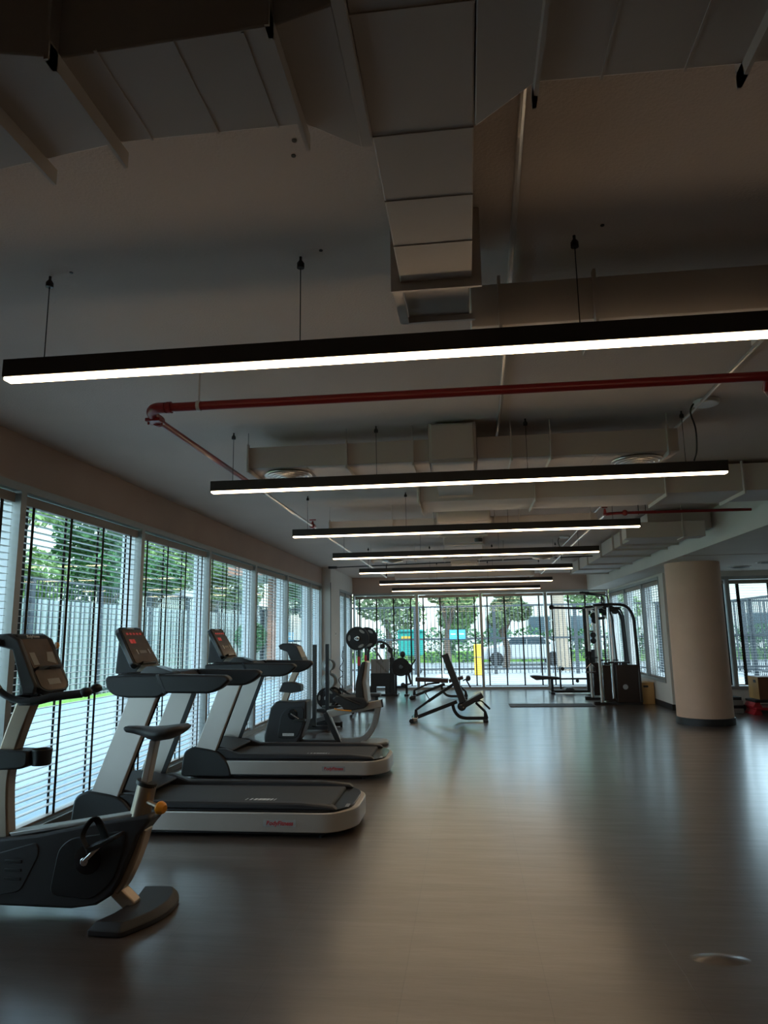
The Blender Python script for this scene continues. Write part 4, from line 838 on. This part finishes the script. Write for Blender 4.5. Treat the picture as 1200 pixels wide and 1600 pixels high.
MB().lathe([(0, -.02), (.07, -.02), (.07, .02), (0, .02)], (2.98, Y, 1.96), (0, 1, 0), 20).build('pulley', 'rubber', t)
MB().cyl((2.07, Y, 1.80), (2.07, Y, 2.06), .005, seg=6).build('cable', 'tape', t)
MB().box(2.0, 2.92, Y-.03, Y+.03, .02, .08).box(1.95, 2.05, Y-.25, Y+.25, 0, .05).build('base_rail', 'black_steel', t, .005)
MB().box(1.985, 2.045, Y-.03, Y+.03, .05, .36).build('seat_leg', 'black_steel', t, .004)
MB().box(2.0, 2.90, Y-.03, Y+.03, .33, .37).build('seat_rail', 'black_steel', t, .004)
MB().prism(rounded([(1.50, .43), (1.60, .44), (2.18, .40), (2.18, .36), (1.62, .33), (1.50, .40)], .02), 'Y', Y-.16, Y+.16).build('seat', 'vinyl', t, .012)
MB().tube([(2.22, Y, .10), (2.22, Y, .62)], .02, sq=(.02, .02)).build('roller_post', 'black_steel', t)
MB().cyl((2.26, Y-.22, .60), (2.26, Y+.22, .60), .045).build('knee_roller', 'vinyl', t, .008)
MB().lathe([(0, -.02), (.04, -.02), (.04, .02), (0, .02)], (2.62, Y-.05, .30), (0, 1, 0), 18).build('low_pulley', 'rubber', t)
MB().prism([(2.30, .10), (2.34, .145), (2.48, .145), (2.52, .10)], 'Y', Y-.2, Y+.2).build('foot_plate', 'base', t)
o = MB().tube([(2.07, Y-.30, 1.76), (2.07, Y-.12, 1.80), (2.07, Y+.12, 1.80), (2.07, Y+.30, 1.76)], .014, 10).build('lat_bar', 'chrome', None, label='slim chrome bar hanging from the arm of the lat pulldown machine', cat='pull-down bar')

# mat, boxes, steps
MB().prism(rounded([(.80, 14.75), (2.50, 14.80), (2.50, 15.38), (.80, 15.38)], .02), 'Z', 0, .012).build('exercise_mat', 'mat', None, .004, label='thin dark exercise mat lying flat left of the cable machine', cat='mat')
def ply(x0, x1, y0, y1, h, m, lab, holes='near'):
    o = MB().box(x0, x1, y0, y1, 0 if h < 1 else 0, h).build('plyo_box', m, None, .004, label=lab, cat='wooden box'); return o
o = ply(3.46, 3.775, 15.30, 15.78, .43, 'wood', 'light pine jump box with a dark hand slot beside the cable machine')
MB().prism(rounded([(3.56, .335), (3.66, .335), (3.66, .375), (3.56, .375)], .015), 'Y', 15.296, 15.31).build('hand_slot', 'base', o)
MB().box(3.455, 3.78, 15.295, 15.785, .43, .436).build('lid', 'wood', o, .002)
o = MB().box(5.06, 5.62, 13.30, 13.75, .265, .655).build('plyo_box', 'woodr', None, .004, label='brown wooden box standing on the red step platforms at the right edge', cat='wooden box')
MB().box(5.056, 5.062, 13.30, 13.75, .267, .655).build('end_panel', 'wood', o); MB().prism(rounded([(13.40, .55), (13.50, .55), (13.50, .60), (13.40, .60)], .01), 'X', 5.05, 5.06).build('hand_slot', 'base', o)
for k, lab in ((0, 'red step platform on the floor at the right edge, under the other red one'), (1, 'red step platform directly under the brown wooden box')):
    z = k*.13; t = thing('step_platform', (5.3, 13.5, z), lab, 'step platform')
    for x in (4.99, 5.55): MB().prism(rounded([(x-.06, z), (x+.10, z), (x+.06, z+.10), (x, z+.10)], .02), 'Y', 13.30, 13.72).build('red_base', 'redp', t, .008)
    MB().box(4.97, 5.75, 13.28, 13.74, z+.085, z+.13).build('top', 'rubber' if k else 'redp', t, .01)
for k, lab in ((0, 'grey step block on the floor right of the column base'), (1, 'grey step block stacked on the other one right of the column base')):
    z = k*.145; o = MB().box(4.45, 4.86, 13.52, 13.86, z, z+.09).build('step_block', 'greyp', None, .01, label=lab, cat='step block')
    MB().box(4.47, 4.84, 13.54, 13.84, z+.09, z+.145).build('riser', 'base', o)

# ------------------------------------------------------------------ outside
st('terrace', MB().box(-9.6, XL-.35, -10, 40, -.25, -.04), 'paving')
st('lawn', MB().box(-30, -9.6, -10, 60, -.25, -.02), 'grass')
st('forecourt', MB().box(XL-.35, 30, YF+.25, 27, -.25, -.04).box(XR+.25, 30, YN+.25, YF+.25, -.25, -.04), 'asphalt')
st('road', MB().box(-9.6, 40, 27, 60, -.3, -.05), 'asphalt')
st('lawn_far', MB().box(-9.6, 40, 38, 40, -.05, .5), 'grass')
def fence(x0, y0, x1, y1, h, label, panel_h=0, post=2.4, pitch=.12, rail_z=(.1,)):
    d = Vector((x1-x0, y1-y0, 0)); L = d.length; u = d.normalized()
    t = thing('fence', (x0, y0, -.04), label, 'fence')
    n_ = int(L/pitch); m = MB()
    def seg(a, z, r, z2=None): p = Vector((x0, y0, 0))+u*a; m.box(p.x-r, p.x+r, p.y-r, p.y+r, z, z2)
    for k in range(n_+1): seg(k*pitch, 0, .012, h)
    m.build('bars', 'fence', t, smooth=0)
    for z in rail_z+(h,):
        MB().tube([Vector((x0, y0, z)), Vector((x1, y1, z))], .03, sq=(.035, .035)).build('rail', 'fence', t)
    k = 0
    while k*post <= L:
        p = Vector((x0, y0, 0))+u*k*post; MB().box(p.x-.06, p.x+.06, p.y-.06, p.y+.06, -.04, h+.03).build('post', 'fence', t); k += 1
    if panel_h:
        n2 = int(L/.24); m = MB(); nrm = Vector((-u.y, u.x, 0))*.06
        for k in range(n2):
            p = Vector((x0, y0, 0))+u*(k*.24)+nrm; q = p+u*.19; m.tube([p+Vector((0, 0, -.02)), p+Vector((0, 0, panel_h))], .01, sq=(.015, .095), up=(-u.y, u.x, 0))
        m.build('slat_panel', 'fpanel', t, smooth=0)
    return t
fence(-10.2, 3, -10.2, 40, 2.93, 'tall dark fence backed with pale vertical slats beyond the left windows', 2.45, 3.1, .16)
fence(-8, 27, 15.5, 27, 2.5, 'long dark vertical bar fence beyond the far windows', 0, 3.0, .15, (.15, 1.28))
fence(9.5, 10, 9.5, 26.8, 2.5, 'dark vertical bar fence beyond the right windows', 0, 3.0, .15, (.15, 1.28))
def leafy(mb, c, r, n_, size, rng, flat=1.):
    for _ in range(n_):
        while True:
            d = Vector((rng.uniform(-1, 1), rng.uniform(-1, 1), rng.uniform(-1, 1)))
            if .25 < d.length < 1: break
        d = d.normalized()*(d.length**.45)
        p = Vector(c)+Vector((d.x*r[0], d.y*r[1], d.z*r[2]))
        a = Vector((rng.gauss(0, 1), rng.gauss(0, 1), rng.gauss(0, .6))).normalized(); b = a.cross(Vector((rng.gauss(0, 1), rng.gauss(0, 1), rng.gauss(0, 1)))).normalized()
        s = size*rng.uniform(.6, 1.4); nrm = a.cross(b)*s*.2
        mb.add([p-a*s, p-b*s*.5+nrm, p+a*s, p+b*s*.5+nrm], [(0, 1, 2), (0, 2, 3)])
def tree(x, y, h, r, m, lab, seed, z0=-.05, nb=7, nl=900, size=.13, group='trees beyond the fences'):
    rng = random.Random(seed); t = thing('leafy_tree', (x, y, z0), lab, 'tree', group)
    tk = MB(); th = h*.42
    tk.tube(bez([(x, y, z0), (x+rng.uniform(-.1, .1), y, th*.5), (x+rng.uniform(-.2, .2), y, th)], 4), [.16, .155, .15, .14, .135, .13, .12, .11, .10][:9], 8)
    cr_ = MB()
    for k in range(nb):
        a = rng.uniform(0, 2*PI); rr = r*rng.uniform(.2, .75); cz = rng.uniform(h*.45, h*.88); c = (x+rr*math.cos(a), y+rr*math.sin(a), cz)
        tk.tube([(x, y, th*.9), ((x+c[0])/2, (y+c[1])/2, (th+cz)/2+.1), c], [.07, .05, .02], 6)
        q = r*rng.uniform(.38, .6); leafy(cr_, c, (q, q, q*.8), nl, size, rng)
    tk.build('trunk', 'bark', t); cr_.build('crown', m, t, smooth=0); return t
TL = [(-13.0, 15.9, 6.2, 2.0, 'leaf1', 'bright green tree seen through the left window nearest the camera'), (-14.5, 20.2, 7.0, 2.4, 'leaf1', 'light green tree above the fence behind the first treadmill console'),
      (-13.6, 25.2, 7.2, 2.4, 'leaf2', 'dark green tree above the fence behind the first treadmill'), (-14.2, 30.4, 7, 2.6, 'leaf1', 'green tree above the fence, between the two treadmill consoles'),
      (-13.5, 36, 7.5, 2.7, 'leaf3', 'olive green tree above the fence behind the second treadmill'), (-14.6, 11.4, 5.2, 2.0, 'leaf2', 'tree beyond the left fence, hidden behind the window frame at the left edge')]
for i, q in enumerate(TL): tree(*q[:4], q[4], q[5], 20+i)
TF = [(-3.4, 30.5, 5.0, 2.0, 'leaf3', 'tree beyond the far fence at the left end of the far windows'), (-.9, 32, 4.6, 1.7, 'leaf1', 'bushy light green tree beyond the far fence above the benches'),
      (1.6, 31.5, 3.9, 1.0, 'leaf3', 'small olive tree beyond the far fence in the middle'), (6.4, 33, 5.2, 2.0, 'leaf1', 'tree beyond the far fence right of the palm'), (-6.8, 31, 6, 2.3, 'leaf2', 'dark tree beyond the far fence at the far left')]
for i, q in enumerate(TF): tree(*q[:4], q[4], q[5], 50+i, nl=500, size=.12)
# palm
t = thing('palm_tree', (3.7, 29.5, -.05), 'palm tree with a thick pale trunk beyond the far windows', 'tree')
MB().tube([(3.85, 29.5, -.05), (3.8, 29.5, .8), (3.72, 29.5, 2.5), (3.65, 29.5, 5.2)], [.30, .27, .26, .24], 20).build('trunk', 'palmbark', t)
fr = MB(); rng = random.Random(3)
for k in range(22):
    a = k*2.4; L = 2.6; pts = [Vector((3.65, 29.5, 5.2))+Vector((math.cos(a), math.sin(a), 0))*L*s+Vector((0, 0, .9*math.sin(s*2.2)-1.9*s*s*(.5+.5*(k % 3)/2))) for s in (0, .25, .5, .75, 1)]
    P = bez(pts, 5); fr.tube(P, .02, 5)
    for i in range(2, len(P)-1):
        d = (P[i+1]-P[i]).normalized(); sd_ = d.cross(Vector((0, 0, 1))).normalized()
        for s in (-1, 1): q = P[i]+sd_*s*.45+d*.2-Vector((0, 0, .25)); fr.add([P[i], P[i]+d*.06, q], [(0, 1, 2)])
fr.build('fronds', 'leaf3', t, smooth=0)
# things seen through the far windows
t = thing('waste_container', (-2.5, 28.2, -.05), 'teal container with a yellow band beyond the far fence on the left', 'container')
MB().prism([(-2.7, .65), (-1.8, .65), (-1.75, 1.55), (-2.75, 1.55)], 'Y', 27.6, 28.8).build('bin_body', 'teal', t, .04)
MB().box(-2.6, -2.2, 27.58, 27.6, 1.28, 1.40).build('yellow_band', 'yellow', t); MB().prism([(-2.78, 1.55), (-1.72, 1.55), (-1.8, 1.66), (-2.7, 1.66)], 'Y', 27.55, 28.85).build('lid', 'teal', t, .04)
for x in (-2.6, -1.95): MB().lathe([(0, -.05), (.12, -.05), (.12, .05), (0, .05)], (x, 27.8, .07), (0, 1, 0)).box(x-.03, x+.03, 27.77, 27.83, .1, .62).build('wheel', 'rubber', t)
for k, x in enumerate((-.56, -.24)):
    o = MB().box(x-.14, x+.14, 26.945, 26.965, 1.27, 1.62).build('sign_board', 'blue', None, label=('left' if k == 0 else 'right')+' one of two small square blue signs on the far fence', cat='sign')
    MB().box(x-.09, x+.09, 26.94, 26.945, 1.44, 1.48).build('sign_mark', 'white', o)
o = MB().box(.19, .50, 26.3, 26.6, -.04, 1.08).build('post_box', 'yellow', None, .03, label='yellow box shaped post in front of the far fence', cat='post'); MB().box(.18, .51, 26.29, 26.61, .60, .63).build('seam', 'greyp', o)
o = MB().box(-3.35, -3.08, 25.9, 26.15, -.04, .98).build('utility_box', 'white', None, .02, label='white utility box left of the teal container', cat='utility box'); MB().box(-3.37, -3.06, 25.88, 26.17, .98, 1.02).build('lid', 'greyp', o)
o = MB().tube([(-.95, 25.6, -.04), (-.95, 25.6, 1.0)], .03, 12).lathe([(.25, 0), (.22, .05), (.05, .09)], (-.95, 25.6, -.04)).build('bollard', 'white', None, label='slim white bollard before the far fence behind the benches', cat='bollard')
# parked car
def car(x, y, lab, m='carp', flip=1):
    t = thing('parked_car', (x, y, -.05), lab, 'car')
    pr = [(-2.1, .25), (-2.12, .62), (-1.95, .80), (-1.15, .90), (-.55, 1.32), (.75, 1.36), (1.45, 1.0), (2.0, .92), (2.1, .6), (2.08, .25)]
    MB().prism(rounded([(x+flip*a, b) for a, b in pr], .12), 'Y', y-.82, y+.82).build('car_body', m, t, .08, segs=3)
    for s in (-1, 1):
        MB().prism([(x+flip*a, b) for a, b in ((-.98, .93), (-.50, 1.25), (.10, 1.28), (.10, .93))], 'Y', y+s*.80, y+s*.83).prism([(x+flip*a, b) for a, b in ((.16, .93), (.16, 1.28), (.70, 1.28), (1.2, 1.0), (1.2, .93))], 'Y', y+s*.80, y+s*.83).build('side_window', 'dglass', t)
        for q in (-1.3, 1.3):
            MB().lathe([(0, -.1), (.28, -.1), (.32, -.06), (.32, .06), (.28, .1), (0, .1)], (x+q, y+s*.76, .27), (0, 1, 0), 24).build('wheel', 'rubber', t); 
    return t
car(2.6, 34.5, 'white car parked beyond the far fence, seen through the middle of the far windows')
car(12.3, 22.5, 'white car parked outside, seen right of the column', flip=-1)
# buildings
def building(x0, x1, y0, y1, h, lab, m='render', nx=6, nz=2, face='Y-'):
    t = thing('building', ((x0+x1)/2, (y0+y1)/2, -.05), lab, 'building')
    MB().box(x0, x1, y0, y1, -.05, h).build('walls', m, t); MB().box(x0-.25, x1+.25, y0-.25, y1+.25, h, h+.3).build('roof', 'greyp', t, .03)
    for i in range(nx):
        for k in range(nz):
            z = .9+k*3.0
            if face == 'Y-':
                a = x0+(x1-x0)*(i+.25)/nx; b = x0+(x1-x0)*(i+.75)/nx
                f = MB().box(a-.06, b+.06, y0-.06, y0+.02, z-.06, z+1.56).build('window', 'frame', t); MB().box(a, b, y0-.08, y0-.05, z, z+1.5).build('pane', 'dglass', f)
            else:
                s = 1 if face == 'X+' else -1; X = x1 if s > 0 else x0
                a = y0+(y1-y0)*(i+.25)/nx; b = y0+(y1-y0)*(i+.75)/nx
                f = MB().box(min(X-s*.02, X+s*.06), max(X-s*.02, X+s*.06), a-.06, b+.06, z-.06, z+1.56).build('window', 'frame', t); MB().box(min(X+s*.05, X+s*.08), max(X+s*.05, X+s*.08), a, b, z, z+1.5).build('pane', 'dglass', f)
    return t
building(-2, 26, 44, 52, 4.6, 'long pale building with windows across the road beyond the far fence', nx=11, nz=1)
building(16, 24, 12, 34, 7, 'pale grey building beyond the right windows', nx=7, nz=2, face='X-')
building(-26, -18, 36, 60, 8.5, 'pale building beyond the trees on the left', nx=6, nz=2, face='X+')
o = MB().box(-7.15, -6.55, 24.6, 25.2, -.04, 3.6).build('outdoor_pillar', 'brick', None, .02, label='terracotta coloured pillar outside, behind the recumbent bike console', cat='pillar')
MB().box(-7.2, -6.5, 24.55, 25.25, -.04, .2).build('plinth', 'greyp', o)
t = thing('outdoor_canopy', (-7, 23, 3.6), 'terracotta edged canopy over the outdoor pillar beyond the left windows', 'canopy')
MB().box(-8.3, -3.8, 23.6, 27.6, 3.6, 3.9).build('slab', 'brick', t); MB().box(-8.2, -3.9, 23.7, 27.5, 3.57, 3.6).build('soffit', 'render', t)
t = thing('topiary_shrub', (-7.5, 23.8, -.05), 'round clipped shrub in a pot beside the outdoor pillar', 'shrub')
MB().lathe([(0, 0), (.25, 0), (.33, .5), (.30, .5), (.27, .45), (0, .45)], (-7.5, 23.8, -.04)).build('pot', 'greyp', t)
MB().cyl((-7.5, 23.8, .4), (-7.5, 23.8, 1.1), .03).build('stem', 'bark', t)
m_ = MB(); leafy(m_, (-7.5, 23.8, 1.45), (.55, .55, .55), 2600, .05, random.Random(9)); m_.build('foliage', 'leaf2', t, smooth=0)
hd = MB(); rng = random.Random(11)
for k in range(14): leafy(hd, (-6.5+k*1.6, 36.5, .9), (1.0, .7, .9), 500, .1, rng)
hd.build('hedge', 'leaf2', None, smooth=0, label='low green hedge across the road beyond the far fence', cat='hedge')
